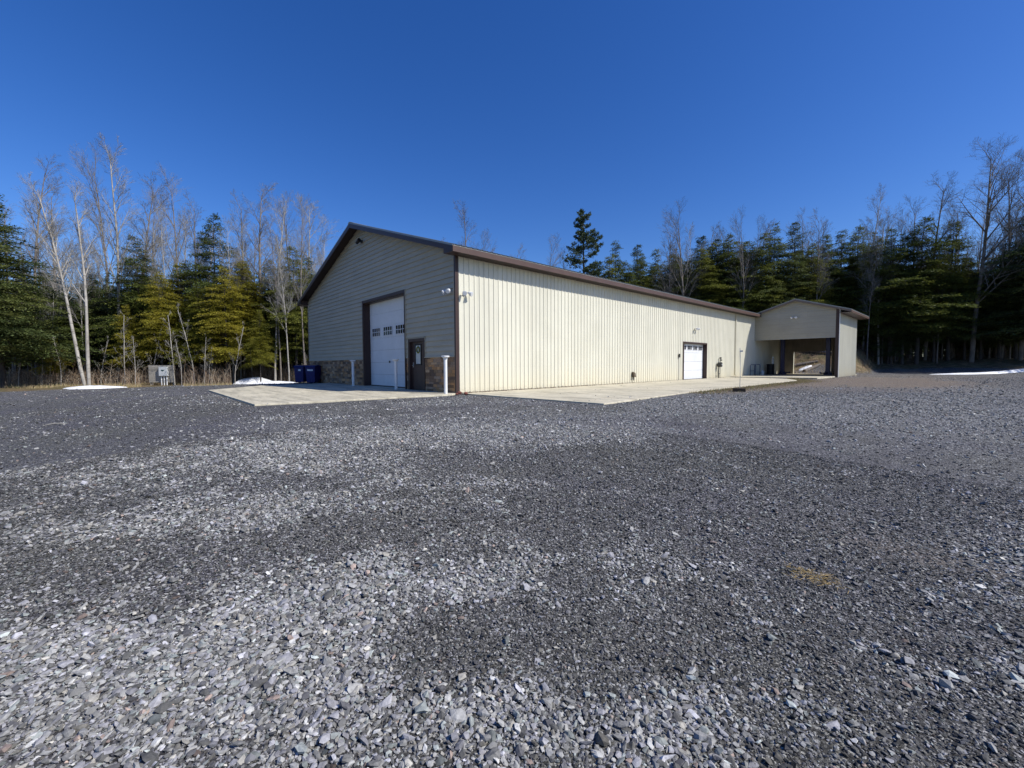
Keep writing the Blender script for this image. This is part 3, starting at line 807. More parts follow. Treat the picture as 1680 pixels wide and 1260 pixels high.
# ================================================================== CARPORT
cp = thing('carport', 'cream carport with open front under a sided gable, joined to the far end', 'carport', (0,0,0))
AX = 2.87; AZ = 5.97; AM = .326; WA = 5.62
def aroof(x): return AZ-AM*abs(x-AX)
mb = MB(); lap_siding(mb, .03, WA-.06, L, 2.88, None, AX, AZ-.1, AM, [], .2)
mb.build('gable_siding', M['siding'], cp, fixn=False)
mb = MB()
cuts = [.035, AX, WA-.02]
for a, b in zip(cuts[:-1], cuts[1:]):
    mb.prism([(a, 2.89), (b, 2.89), (b, aroof(b)-.1), (a, aroof(a)-.1)], (L+.002, L+.14))
OB = (1.10, 3.97, 2.05)
for a, b, z0 in ((.035, OB[0], -.1), (OB[0], OB[1], OB[2]), (OB[1], WA-.02, -.1)):
    mb.box((a, LB-.14, z0), (b, LB, 4.9))
mb.box((WA-.12, L+.142, -.1), (WA-.01, LB-.142, 4.85))
mb.box((.04, L+.15, 3.35), (WA-.13, LB-.15, 3.42))
mb.build('wall', M['interior'], cp)
mb = MB(); ribbed(mb, (OB[1], LB-.145, 0), (1,0,0), (0,0,1), (0,-1,0), WA-.13-OB[1], 3.34); ribbed(mb, (.05, LB-.145, 0), (1,0,0), (0,0,1), (0,-1,0), OB[0]-.05, 3.34)
ribbed(mb, (OB[0], LB-.145, OB[2]), (1,0,0), (0,0,1), (0,-1,0), OB[1]-OB[0], 3.34-OB[2])
mb.build('inner_panelling', M['interior'], cp, fixn=False)
mb = MB(); mb.box((OB[0]-.0, LB-.17, 0), (OB[0]+.06, LB+.02, OB[2])); mb.build('opening_trim', M['cream'], cp)
mb = MB(); ribbed(mb, (WA, L, -.03), (0,1,0), (0,0,1), (1,0,0), LB-L, 4.95); mb.build('side_wall', M['cream'], cp, fixn=False)
mb = MB(); mb.box((WA-.2, L-.05, -.05), (WA+.005, L+.0, aroof(WA)-.12)); mb.build('corner_trim', M['brown'], cp)
mb = MB(); mb.box((WA+.007, L-.055, -.05), (WA+.045, L-.005, aroof(WA)-.14)); mb.build('corner_trim', M['offwhite'], cp)
mb = MB()
t = .05; xl, xr_ = .22, 6.34
ya, yb = L-.32, LB+.3
mb.prism([(xl, aroof(xl)-t), (xl, aroof(xl)), (AX, AZ), (xr_, aroof(xr_)), (xr_, aroof(xr_)-t), (AX, AZ-t)], (ya, yb))
d = Vector((-1, 0, AM)).normalized(); nrm = Vector((AM, 0, 1)).normalized()
ribbed(mb, (xr_+.02, ya, aroof(xr_+.02)+.003), (0,1,0), d, nrm, yb-ya, 3.6, h=.02)
mb.build('roof', M['roofmetal'], cp)
mb = MB()
mb.prism([(xr_, aroof(xr_)-t-.13), (xr_, aroof(xr_)-t-.003), (AX, AZ-t-.003), (AX, AZ-t-.14)], (ya-.004, ya+.02))
mb.prism([(xl+.3, aroof(xl+.3)-t-.13), (xl+.3, aroof(xl+.3)-t-.003), (AX, AZ-t-.003), (AX, AZ-t-.14)], (ya-.004, ya+.02))
mb.build('rake_trim', simple('tan_fascia_paint', (.17,.13,.105), .5, .1, 2), cp)
mb = MB(); mb.box((xr_-.02, ya+.022, aroof(xr_)-t-.16), (xr_+.012, yb, aroof(xr_)-t-.004)); mb.build('eave_fascia', M['fascia'], cp)
mb = MB(); mb.box((WA+.024, ya+.022, aroof(xr_)-t-.15), (xr_-.022, yb, aroof(xr_)-t-.13))
mb.build('soffit', M['fascia'], cp)

# ================================================================== SLABS
def slab(name, poly, ztop, thick=.16):
    mb = MB(); n = 1
    mb.prism(poly, (ztop-thick, ztop), axis=2)
    o = mb.build(name, M['concrete'], bevel=.012); o['kind'] = 'structure'; return o
def jslab(name, poly, z, joints):
    return slab(name, poly, z)
slab('concrete_apron', [(-12.4, -.07), (-12.2, -3.6), (-9.15, -6.15), (-5.0, -6.17), (-5.0, -.07)], .0)
slab('concrete_apron', [(-4.985, -.07), (-4.985, -6.17), (-.22, -6.2), (.42, -.62), (.1, -.07)], -.002)
slab('concrete_floor', [(-7.74, -.06), (-7.74, .27), (-3.66, .27), (-3.66, -.06)], .0)
jy = [.35, 6.4, 12.4, 18.4, 21.0]
xe = [5.95, 5.45, 5.35, 5.3, 5.2]
for i in range(4):
    slab('concrete_slab', [(.03, jy[i]+(.012 if i else 0)-(.35-.1 if i == 0 else 0)), (xe[i], jy[i]+.012), (xe[i+1], jy[i+1]), (.03, jy[i+1])], -.012+.001*i)
slab('concrete_slab', [(.03, 21.012), (5.2, 21.012), (4.2, 23.2), (2.5, 24.3), (.03, 24.3)], -.016)
slab('concrete_slab', [(.03, 24.8), (5.4, 24.9), (5.6, 37.4), (.03, 37.4)], .03)

# ================================================================== FITTINGS
def floodlight(name, label, loc, rz, dark=False):
    t = thing(name, label, 'floodlight', loc, rz, 'twin floodlights on the walls')
    b = MB(); b.tube([(0, 0, 0), (0, -.035, 0)], .06, 14); b.build('base_plate', M['white'], t)
    for s in (-1, 1):
        a = MB(); a.tube([(s*.03, -.03, 0), (s*.07, -.09, .03), (s*.10, -.12, .02)], .013, 6); a.build('arm', M['silver'], t)
        hd = MB()
        hd.tube([(s*.10, -.08, .035), (s*.115, -.12, .02), (s*.15, -.21, -.03), (s*.155, -.22, -.035)], [.03, .055, .085, .085], 12)
        ho = hd.build('lamp_head', M['white'] if not dark else M['greywhite'], t)
        l = MB(); l.tube([(s*.155, -.221, -.036), (s*.158, -.228, -.040)], .07, 12); l.build('lens', M['lens'], ho)
    return t
floodlight('floodlight', 'white twin floodlight on the grey gable beside the near corner', (-.33, -.03, 3.60), 0)
floodlight('floodlight', 'white twin floodlight on the cream wall just past the near corner', (.025, .34, 3.52), math.pi/2)
floodlight('floodlight', 'white twin floodlight on the cream wall above the low garage door', (.025, 18.75, 3.26), math.pi/2)
floodlight('floodlight', 'white twin floodlight in the middle of the carport gable', (2.82, L-.035, 4.55), 0)

t = thing('security_camera', 'dark camera on a bracket under the peak of the gable', 'camera', (-7.75, -.03, 6.95), 0)
b = MB(); b.cbox((0, -.03, 0), (.14, .05, .14)); b.build('bracket', M['darkgrey'], t)
b = MB(); b.tube([(0, -.05, 0), (.02, -.16, -.04)], .03, 8); b.build('arm', M['darkgrey'], t)
b = MB(); b.tube([(-.16, -.20, -.06), (.17, -.22, .02)], [.075, .085], 12); b.build('camera_body', M['black'], t)

# white mushroom capped posts in front of the gable
def bollard(label, x, y, h=1.27):
    t = thing('bollard', label, 'bollard', (x, y, -.02), 0, 'white posts along the gable wall')
    p = MB(); p.tube([(0,0,-.1), (0,0,h-.1)], .060, 20); p.build('post', M['offwhite'], t, smooth=False)
    c = MB(); c.lathe([(.061, h-.13), (.070, h-.128), (.072, h-.09), (.115, h-.05), (.138, h-.045), (.140, h-.008), (.125, h), (.0001, h+.004)]); c.build('cap', M['offwhite'], t)
    return t
bollard('white capped post standing in sunlight at the near corner', .02, -.50, 1.33)
bollard('white capped post in shade between the tall door and the entry door', -3.62, -.50, 1.27)
bollard('white capped post in shade left of the tall garage door', -8.05, -.50, 1.27)

# wheeled bins
def bin_(label, x, y, rz, sticker):
    z = gh(x, y)
    t = thing('wheeled_bin', label, 'bin', (x, y, z), rz, 'blue wheeled bins by the gable')
    b = MB(); b.cbox((0, 0, .50), (.50, .60, .88), taper=1.16); b.cbox((0, -.0, .96), (.62, .74, .05)); b.build('body', M['blue_bin'], t, bevel=.015)
    l = MB()
    l.prism([(-.37, .985), (.40, .985), (.36, 1.05), (0, 1.085), (-.33, 1.04)], (-.325, .325), axis=0); l.build('lid', M['blue_bin'], t, bevel=.012)
    h = MB(); h.tube([(-.25, .37, .97), (-.25, .46, .98), (.25, .46, .98), (.25, .37, .97)], .016, 8); h.build('handle', M['blue_bin'], t)
    for s in (-1, 1):
        w = MB(); w.tube([(s*.27, .24, .13), (s*.32, .24, .13)], .13, 16); w.build('wheel', M['black'], t)
    k = MB(); k.cbox((sticker[0], -.338, .80), (sticker[1], .008, sticker[2])); k.build('sticker', M['white'], t)
    return t
bin_('blue wheeled bin with a small square sticker, left of the pair', *at(496, 25.6)[:2], .75, (.05, .16, .14))
bin_('blue wheeled bin with a wide white sticker, right of the pair', *at(514.5, 24.9)[:2], .75, (.0, .34, .13))

# things on the side wall
t = thing('gas_meter', 'grey gas meter with pipes on the cream wall right of low door', 'gas meter', (.03, 22.35, 0), math.pi/2)
b = MB(); b.tube([(0, -.06, .93), (0, -.30, .93)], .17, 18); b.tube([(0, -.30, .93), (0, -.33, .93)], .10, 14); b.build('meter_body', M['darkgrey'], t)
b = MB(); b.tube([(.0, -.33, .93), (.0, -.34, .93)], .06, 14); b.build('dial', M['greywhite'], t)
b = MB(); b.tube([(-.12, -.14, -.05), (-.12, -.14, .50), (-.10, -.16, .78)], .035, 8); b.tube([(.16, -.14, .25), (.16, -.14, .78)], .02, 8); b.tube([(-.12,-.14,.3),(.16,-.14,.26)], .022, 8); b.tube([(.3, -.08, -.05), (.3, -.08, 1.35)], .022, 8); b.build('pipe', M['darkgrey'], t)
b = MB(); b.lathe([(.03, 1.34), (.07, 1.36), (.08, 1.42), (.02, 1.46)], (.3, -.1, 0), 12); b.cbox((.36, -.12, 1.25), (.1, .1, .09)); b.build('regulator', M['darkgrey'], t)

t = thing('wall_vent', 'small dark hooded vent low on the cream side wall', 'vent', (.03, 11.35, .42), math.pi/2)
b = MB(); b.prism([(0, -.12), (-.14, -.12), (-.10, .10), (0, .16)], (-.10, .10), axis=0); b.build('hood', simple('rusty_brown_metal', (.10,.075,.05), .7, .3, 20), t)
b = MB(); b.tube([(0, -.05, -.12), (0, -.06, -.30)], .03, 8); b.build('spout', M['darkgrey'], t)
t = thing('wall_keypad', 'small grey keypad with a conduit beside the low garage door', 'keypad', (.03, 16.55, 1.5), math.pi/2)
b = MB(); b.cbox((0, -.04, 0), (.12, .07, .22)); b.build('box', M['darkgrey'], t, bevel=.008)
b = MB(); b.tube([(0, -.02, -.1), (0, -.02, -1.5)], .012, 6); b.build('conduit', M['greywhite'], t)
t = thing('downpipe', 'slim cream downpipe on the side wall near the carport', 'downpipe', (.03, 25.6, 0), 0)
b = MB(); b.box((0, -.04, .15), (.07, .04, 4.75)); b.build('pipe', M['cream'], t)
b = MB(); b.tube([(.035, 0, .17), (.12, 0, .06)], .04, 6); b.build('outlet', M['cream'], t)

# red brick lumps at the corner
for i, (x, y, s) in enumerate([(.32, -.14, .10), (.50, -.02, .075), (.42, -.32, .06)]):
    mb = MB(); V, F = ico(); rr = np.random.default_rng(i+5)
    vv = V*(1+rr.normal(0, .18, (12, 1)))*np.array([1.2, .9, .65])*s
    mb.add([tuple(q+np.array([x, y, s*.4-.02])) for q in vv], [tuple(f) for f in F])
    tag(mb.build('brick_lump', M['brick_red']), ['largest lump of red brick at the foot of the near corner', 'lump of red brick closest to the cream wall', 'smallest lump of red brick in front of the near corner'][i], 'brick')

# marker stake in a block
t = thing('marker_stake', 'thin marker stake standing in a dark block beside the side slab', 'stake', (6.45, 8.15, -.05), .4)
b = MB(); b.cbox((0, 0, .06), (.42, .24, .15)); b.build('block', M['block'], t, bevel=.015)
b = MB(); b.tube([(.02, 0, .1), (.03, 0, .9), (.0, .01, 1.62)], .011, 6); b.build('stake', M['silver'], t)
b = MB(); b.cbox((.05, 0, 1.50), (.1, .012, .05)); b.build('clip', M['greywhite'], t)

# utility stand at the edge of the woods
x, y, z = at(266, 32.5)
ang = math.atan2(-FW[0], FW[1])
t = thing('utility_stand', 'weathered plank board with pipes at the edge of the woods', 'utility stand', (x, y, z), ang+.05)
b = MB(); rs = random.Random(5)
for i in range(9):
    zz = .22+i*.147; k = rs.uniform(.75, 1.15)
    b.box((-.95, -.02, zz), (.93, .02, zz+.138), (.33*k, .30*k, .25*k))
b.build('board', M['plank'], t)
for xx in (-.86, .84):
    b = MB(); b.box((xx-.05, .021, -.2), (xx+.05, .12, 1.54), (.30,.26,.2)); b.build('post', M['plank'], t)
b = MB(); b.box((-.06, -.22, .72), (.56, -.03, 1.42)); bo = b.build('meter_box', M['greywhite'], t, bevel=.01)
b = MB(); b.prism([(.10, 1.20), (.17, 1.10), (.25, 1.07), (.33, 1.13), (.40, 1.20), (.30, 1.18), (.20, 1.19)], (-.228, -.221)); b.build('emblem', M['green_mark'], bo)
for xx in (.06, .26, .46):
    b = MB(); b.tube([(xx, -.12, -.1), (xx, -.12, .72)], .036, 8); b.build('conduit', M['offwhite'], t)

# stick lying on the yard
x, y, z = at(66, 10.2)
def gr_at(px, d):
    return at(px, d)
mb = MB(); x, y, z = at(66, 8.65)
mb.tube([(x, y, z+.02), (x-.1, y+.16, z+.045), (x-.06, y+.33, z+.03), (x-.02, y+.44, z+.02)], [.008, .011, .01, .005], 6)
tag(mb.build('stick', M['twigpale']), 'thin pale stick lying on the dark gravel at left', 'stick')
# dead grass wisp on the stones
mb = MB(); rs = random.Random(8)
for i in range(150):
    u = rs.gauss(0, .12); v = rs.gauss(0, .04)
    x = 11.62+u*.55-v*.7; y = -5.35+u*.25+v
    z = gh(x, y)+rs.uniform(.012, .035); a = rs.uniform(0, 6.28); l = rs.uniform(.02, .06)
    mb.tube([(x, y, z), (x+l*math.cos(a), y+l*math.sin(a), z+rs.uniform(-.008, .012))], .0011, 3, False, (.42, .30, .12))
tag(mb.build('dry_grass', M['twigs'], fixn=False), 'wisp of dead yellow grass on the dark stones at right', 'dry grass', kind='stuff')

# ------------------------------------------------------------------ lift and clutter in the carport
t = thing('car_lift', 'dark blue two post car lift standing inside the carport', 'car lift', (0, 0, .03))
for x, y in ((1.35, 32.6), (4.55, 32.3)):
    b = MB(); b.box((x-.14, y-.13, 0), (x+.14, y+.13, 3.3)); po = b.build('post', M['blue_steel'], t, bevel=.01)
    b = MB(); b.box((x-.33, y-.30, 0), (x+.33, y+.30, .035)); b.prism([(x-.3, .036), (x-.14, .036), (x-.14, .4)], (y-.05, y+.05)); b.prism([(x+.3, .036), (x+.14, .036), (x+.14, .4)], (y-.05, y+.05)); b.build('base_plate', M['blue_steel'], po)
    s = 1 if x < 3 else -1
    for k in (-1, 1):
        a = MB(); a.tube([(x, y-k*.14, .2), (x+s*.3, y-k*.85, .16)], .05, 6); a.tube([(x+s*.3, y-k*.85, .14), (x+s*.3, y-k*.85, .26)], .07, 10); a.build('arm', M['blue_steel'], po)
t = thing('drum', 'black drum standing on the carport floor beside the left lift post', 'drum', (.55, 32.2, .03))
b = MB(); b.lathe([(.0001, 0), (.29, 0), (.30, .02), (.28, .04), (.28, .30), (.295, .32), (.28, .34), (.28, .60), (.295, .62), (.28, .64), (.28, .86), (.30, .88), (.29, .9), (.0001, .9)]); b.build('body', M['black'], t)
b = MB(); b.lathe([(.27, .9), (.28, .915), (.0001, .92)]); b.build('lid', M['darkgrey'], t)
t = thing('bottle', 'tall pale bottle standing on the black drum', 'bottle', (.72, 32.2, .95))
b = MB(); b.lathe([(.0001, 0), (.09, 0), (.1, .02), (.1, .36), (.04, .44), (.035, .5), (.0001, .5)]); b.build('body', M['greywhite'], t)
b = MB(); b.lathe([(.045, .5), (.07, .52), (.07, .6), (.0001, .62)]); b.build('cap', M['white'], t)
t = thing('jug', 'small white jug on the carport floor left of the drum', 'jug', (-.0+.42, 30.6, .03))
b = MB(); b.lathe([(.0001, 0), (.12, 0), (.13, .03), (.13, .26), (.05, .38), (.045, .42), (.0001, .42)]); b.build('body', M['greywhite'], t)
b = MB(); b.tube([(.05, 0, .37), (.14, 0, .34), (.13, 0, .2)], .014, 6); b.build('handle', M['greywhite'], t)
t = thing('pipe_rack', 'low blue tube rack against the wall inside the carport', 'rack', (.14, 28.6, .0))
for yy in (0, 1.0):
    b = MB(); b.tube([(0, yy, 0), (0, yy, .82), (.05, yy+.05, .9), (.35, yy+.05, .9), (.4, yy, .82), (.4, yy, 0)], .024, 8); b.build('frame', M['blue_steel'], t)
b = MB(); b.tube([(.2, 0, .9), (.2, 1.05, .9)], .02, 8); b.tube([(.0, 0, .4), (.0, 1.0, .4)], .02, 8); b.build('crossbar', M['blue_steel'], t)

# ------------------------------------------------------------------ snow
def snow_patch(label, px, d, rx, ry, h, seed, rot=0):
    cx, cy, cz = at(px, d); n = 44; m = 12
    r = random.Random(seed); ph = [r.uniform(0, 6.28) for _ in range(5)]
    vs = [(cx, cy, gh(cx, cy)+h)]; fs = []
    a0 = math.atan2(RT[1], RT[0])+rot
    for j in range(1, m+1):
        q = j/m
        for i in range(n):
            a = 2*math.pi*i/n
            k = 1+.16*math.sin(2*a+ph[0])+.12*math.sin(3*a+ph[1])+.08*math.sin(5*a+ph[2])+.05*math.sin(9*a+ph[3])
            u = rx*k*q*math.cos(a); v = ry*k*q*math.sin(a)
            x = cx+u*math.cos(a0)-v*math.sin(a0); y = cy+u*math.sin(a0)+v*math.cos(a0)
            zz = gh(x, y)+h*(1-q**2.2)*(.75+.5*float(fbm(x*1.7, y*1.7, 3)))+(-.03 if j == m else .012)
            vs.append((x, y, zz))
    for i in range(n): fs.append((0, 1+i, 1+(i+1) % n))
    for j in range(m-1):
        for i in range(n):
            a = 1+j*n+i; b = 1+j*n+(i+1) % n
            fs.append((a, a+n, b+n, b))
    mb = MB(); mb.add(vs, fs); o = mb.build('snow_patch', M['snow'], smooth=True)
    return tag(o, label, 'snow patch', 'patches of old snow')
snow_patch('thin white snow patch at the foot of the twin birch', 153, 28.6, 1.35, 1.3, .17, 1, .12)
snow_patch('rounded snow heap between the yard and the blue bins', 416, 35.0, 1.5, 1.2, .50, 2)
snow_patch('long low snow tail beside the rounded heap', 450, 34.2, 1.7, .8, .22, 4)
snow_patch('long snow bank along the far right edge of the yard', 1655, 37.3, 6.0, .6, .16, 3, .0)
snow_patch('small snow remnant on the bank seen through the carport', 1322, 42.3, .9, .4, .2, 6)

# ================================================================== TREES
def unit(v): return v/np.linalg.norm(v)
def make_bare(seed, H, r0, nl=13, spread=.42, tilt=(34, 52), pale=False, clear=.35, wob=.02, trunks=((0, 0, 0),), dens=1.0):
    """returns (trunk_mb, crown_mb); main stem and limbs in trunk, fine branches in crown"""
    g = random.Random(seed); T = MB(); C = MB()
    def branch(p, d, Ln, r, lev, mbk):
        ns = (9, 5, 4, 2, 2)[lev]; n = (8, 5, 4, 3, 3)[lev]
        pts = [p.copy()]; rad = [r]; dd = d.copy(); q = p.copy()
        for i in range(ns):
            f = (i+1)/ns
            dd = dd+np.array([g.gauss(0, 1), g.gauss(0, 1), g.gauss(0, .5)])*(wob if lev == 0 else .055)
            dd[2] += (.02 if lev == 0 else .065)*(1-abs(dd[2]))
            dd = unit(dd); q = q+dd*(Ln/ns)
            pts.append(q.copy()); rad.append(r*(1-f)**.8*.97+r*.03+ (0 if lev else .012))
        mbk.tube(pts, rad, n, False)
        if lev >= 4: return
        nk = (nl, int(8*dens), int(6*dens), 5)[lev]
        for k in range(nk):
            f = (clear+(1-clear)*(k+g.random())/nk) if lev == 0 else (.18+.8*(k+g.random())/nk)
            f = min(f, .98); i = int(f*ns); w = f*ns-i; i = min(i, ns-1)
            bp = pts[i]*(1-w)+pts[i+1]*w; bd = unit(pts[i+1]-pts[i])
            a = g.uniform(0, 6.283); ti = R(g.uniform(*tilt))*(1-.35*f if lev == 0 else 1)
            e1 = unit(np.cross(bd, [.3, .2, 1] if abs(bd[2]) < .9 else [1, .1, 0])); e2 = np.cross(bd, e1)
            cd = unit(bd*math.cos(ti)+(e1*math.cos(a)+e2*math.sin(a))*math.sin(ti))
            if lev > 0 and cd[2] < -.1: cd[2] = abs(cd[2])*.4; cd = unit(cd)
            cl = (H*spread*(1.12-f*.8), Ln*.55*(1.15-f*.6), Ln*.55*(1.1-f*.5), Ln*.6)[lev]*g.uniform(.7, 1.2)
            pr = rad[i]
            cr = min(pr*.62, (r*.42, r*.42, r*.5, r*.6)[lev]*(1.2-.6*f))
            cr = max(cr, .0042)
            branch(bp, cd, cl, cr, lev+1, T if lev == 0 else C)
    for ox, oy, lean in trunks:
        branch(np.array([ox, oy, -.3]), unit(np.array([lean*.9, lean*.3, 1.])), H, r0, 0, T)
    return T, C

def bare_proto(kind, seed, H, r0, mt, mc, **k):
    T, C = make_bare(seed, H*.93, r0, **k)
    root = thing('bare_tree', 'x', 'tree', (0,0,0))
    T.build('trunk', mt, root, smooth=True, fixn=False); C.build('crown', mc, root, fixn=False)
    return root, H
BARE = [
    bare_proto('a', 1, 18, .13, M['bark'], M['twig'], nl=15, spread=.30, tilt=(26, 42)),
    bare_proto('b', 2, 18, .12, M['bark'], M['twig'], nl=13, spread=.36, tilt=(22, 38), clear=.38),
    bare_proto('c', 3, 18, .17, M['barkmid'], M['twig'], nl=19, spread=.42, tilt=(34, 54), clear=.28),
    bare_proto('d', 4, 18, .11, M['bark'], M['twig'], nl=15, spread=.24, tilt=(26, 46), clear=.42, wob=.022),
]
PALE = [
    bare_proto('e', 5, 16, .095, M['birch'], M['twigpale'], nl=17, spread=.28, tilt=(22, 42), clear=.38, wob=.022, dens=1.1),
    bare_proto('f', 6, 16, .085, M['birch'], M['twigpale'], nl=15, spread=.36, tilt=(30, 52), clear=.42, wob=.035, dens=1.15),
]
TWIN = bare_proto('t', 9, 15.7, .11, M['birch'], M['twigpale'], nl=15, spread=.27, tilt=(24, 42), clear=.40, wob=.018, dens=1.1, trunks=((-.10, 0, -.16), (.10, .05, .01)))
SAPL = [bare_proto('s', 20+i, 5, .020, M['birch'], M['twigpale'], nl=9, spread=.24, tilt=(24, 42), clear=.25, wob=.045, dens=.55) for i in range(3)]

def make_hemlock(seed, H, Rm, mt, ml, lowest=.16, dens=1.35, droop=.20, openness=0., name='hemlock', leaf=.14):
    g = np.random.default_rng(seed)
    T = MB()
    zz = np.linspace(-.3, H, 12); wx = np.cumsum(g.normal(0, .035, 12)); wy = np.cumsum(g.normal(0, .035, 12))
    wx -= wx[1]; wy -= wy[1]
    T.tube([(wx[i], wy[i], zz[i]) for i in range(12)], [.125*(1-i/11.3)*(H/12) for i in range(12)], 8, False)
    LP = []; LD = []; LU = []; LS = []
    z = lowest*H; 
    while z < H*.985:
        f = (z/H-lowest)/(1-lowest)
        prof = (1-f)**.72*(1-.28*math.exp(-f*9))
        nb = 5 if f < .8 else 4
        for b in range(nb):
            az = g.uniform(0, 6.283)
            Lb = max(.30, Rm*prof*g.uniform(.45, 1.15)*(1+.22*math.sin(az*2+z*.9+seed)+.20*math.sin(az*3-z*1.7+seed*2)))*(H/12)
            if g.random() < openness: continue
            base = np.array([np.interp(z, zz, wx), np.interp(z, zz, wy), z+g.uniform(-.15, .15)])
            dirh = np.array([math.cos(az), math.sin(az), 0.]); side = np.array([-dirh[1], dirh[0], 0.])
            rise = g.uniform(-.05, .75)*(1 if f < .7 else 1.8)
            def pt(s): return base+dirh*Lb*s+np.array([0, 0, Lb*(rise*s-(rise*.55+droop)*s*s)])
            T.tube([pt(0), pt(.5), pt(1)], [.03*(1-.7*f), .018, .004], 3, False)
            ns = max(5, int(Lb*6.5*dens))
            for k in range(ns):
                s = .14+.86*(k+g.random())/ns
                for sd in (-1, 1):
                    ls = Lb*.36*(1.15-s)*g.uniform(.6, 1.3)+.16
                    p0 = pt(s)
                    dsub = unit(dirh*g.uniform(.35, .8)+side*sd+np.array([0, 0, g.uniform(-.24, .20)]))
                    nl_ = max(2, int(ls*9*dens))
                    q = (np.arange(nl_)+g.random(nl_))/nl_
                    P = p0+dsub[None]*ls*q[:, None]+g.normal(0, .04, (nl_, 3))
                    P[:, 2] -= g.uniform(.0, .25)*ls*q*q
                    D = dsub[None]+g.normal(0, .38, (nl_, 3))
                    LP.append(P); LD.append(D); LS.append(g.uniform(.65, 1.25, nl_))
        z += g.uniform(.12, .30)*(H/12)/max(.6, dens)**.5
    P = np.concatenate(LP); D = np.concatenate(LD); Sz = np.concatenate(LS)[:, None]*leaf
    D /= np.linalg.norm(D, axis=1, keepdims=True)
    Nn = np.stack([g.normal(0, .55, len(P)), g.normal(0, .55, len(P)), np.ones(len(P))], 1)
    Sd = np.cross(D, Nn); Sd /= np.linalg.norm(Sd, axis=1, keepdims=True)
    w = .24
    A = P; B = P+D*Sz*.45+Sd*Sz*w; C_ = P+D*Sz; E_ = P+D*Sz*.5-Sd*Sz*w
    V = np.stack([A, B, C_, E_], 1).reshape(-1, 3).astype(np.float32)
    nq = len(P)
    me = bpy.data.meshes.new('crown')
    me.vertices.add(len(V)); me.vertices.foreach_set('co', V.ravel())
    me.loops.add(nq*4); me.loops.foreach_set('vertex_index', np.arange(nq*4, dtype=np.int32))
    me.polygons.add(nq); me.polygons.foreach_set('loop_start', np.arange(0, nq*4, 4, dtype=np.int32))
    me.polygons.foreach_set('loop_total', np.full(nq, 4, np.int32)); me.update(calc_edges=True)
    me.materials.append(ml)
    root = thing(name, 'x', 'tree', (0,0,0))
    T.build('trunk', mt, root, smooth=True, fixn=False)
    c = bpy.data.objects.new('crown', me); COL.objects.link(c); c.parent = root
    return root, H, nq
HEM = [make_hemlock(31, 13, 3.1, M['barkdark'], M['hemlock'], .24),
       make_hemlock(32, 13, 2.6, M['barkdark'], M['hemlock'], .20),
       make_hemlock(33, 12, 3.5, M['barkdark'], M['yellow_hemlock'], .27, droop=.26),
       make_hemlock(34, 11, 3.2, M['barkdark'], M['yellow_hemlock'], .20, droop=.24, openness=.12),
       make_hemlock(35, 14, 2.4, M['barkdark'], M['dark_hemlock'], .10),
       make_hemlock(36, 14, 3.0, M['barkdark'], M['dark_hemlock'], .20),
       make_hemlock(37, 14, 3.6, M['barkdark'], M['dark_hemlock'], .14, openness=.15, droop=.25)]
print('hemlock leaves', [h[2] for h in HEM])

def make_pine(seed, H):
    g = np.random.default_rng(seed); T = MB(); quads = []
    T.tube([(0,0,-.3), (.1,0,H*.4), (0,.1,H*.8), (0,0,H)], [.24, .17, .07, .01], 8, False)
    P = []; D = []
    z = H*.3
    while z < H*.99:
        f = z/H; Lb0 = 3.9*(1-f)**.6+.3
        for b in range(5):
            if g.random() < .36: continue
            az = g.uniform(0, 6.283); Lb = Lb0*g.uniform(.35, 1.12)
            dh = np.array([math.cos(az), math.sin(az), 0.]); sd = np.array([-dh[1], dh[0], 0])
            def pt(s): return np.array([0, 0, z])+dh*Lb*s+np.array([0, 0, Lb*(.02*s+.30*s*s)])
            T.tube([pt(0), pt(.5), pt(1)], [.05*(1-f)+.01, .02, .006], 4, False)
            for k in range(int(12+Lb*13)):
                s = g.uniform(.25, 1.02); c = pt(s)+sd*g.normal(0, .22)*Lb*(1-.6*s)+np.array([0, 0, g.uniform(-.05, .18)])
                n = 9
                dd = dh*.5+g.normal(0, .6, (n, 3))+np.array([0, 0, .45])
                P.append(np.repeat(c[None], n, 0)); D.append(dd)
        z += g.uniform(.32, .5)
    P = np.concatenate(P); D = np.concatenate(D); D /= np.linalg.norm(D, axis=1, keepdims=True)
    Sd = np.cross(D, g.normal(0, 1, D.shape)); Sd /= np.linalg.norm(Sd, axis=1, keepdims=True)
    l = g.uniform(.15, .30, (len(P), 1))
    V = np.stack([P-Sd*.012, P+D*l*.6-Sd*.03, P+D*l, P+D*l*.6+Sd*.03], 1).reshape(-1, 3).astype(np.float32)
    nq = len(P); me = bpy.data.meshes.new('crown')
    me.vertices.add(len(V)); me.vertices.foreach_set('co', V.ravel())
    me.loops.add(nq*4); me.loops.foreach_set('vertex_index', np.arange(nq*4, dtype=np.int32))
    me.polygons.add(nq); me.polygons.foreach_set('loop_start', np.arange(0, nq*4, 4, dtype=np.int32))
    me.polygons.foreach_set('loop_total', np.full(nq, 4, np.int32)); me.update(calc_edges=True)
    me.materials.append(M['pine'])
    root = thing('pine_tree', 'x', 'tree', (0,0,0))
    T.build('trunk', M['barkdark'], root, smooth=True, fixn=False)
    c = bpy.data.objects.new('crown', me); COL.objects.link(c); c.parent = root
    return root, H
PINE = make_pine(50, 18)

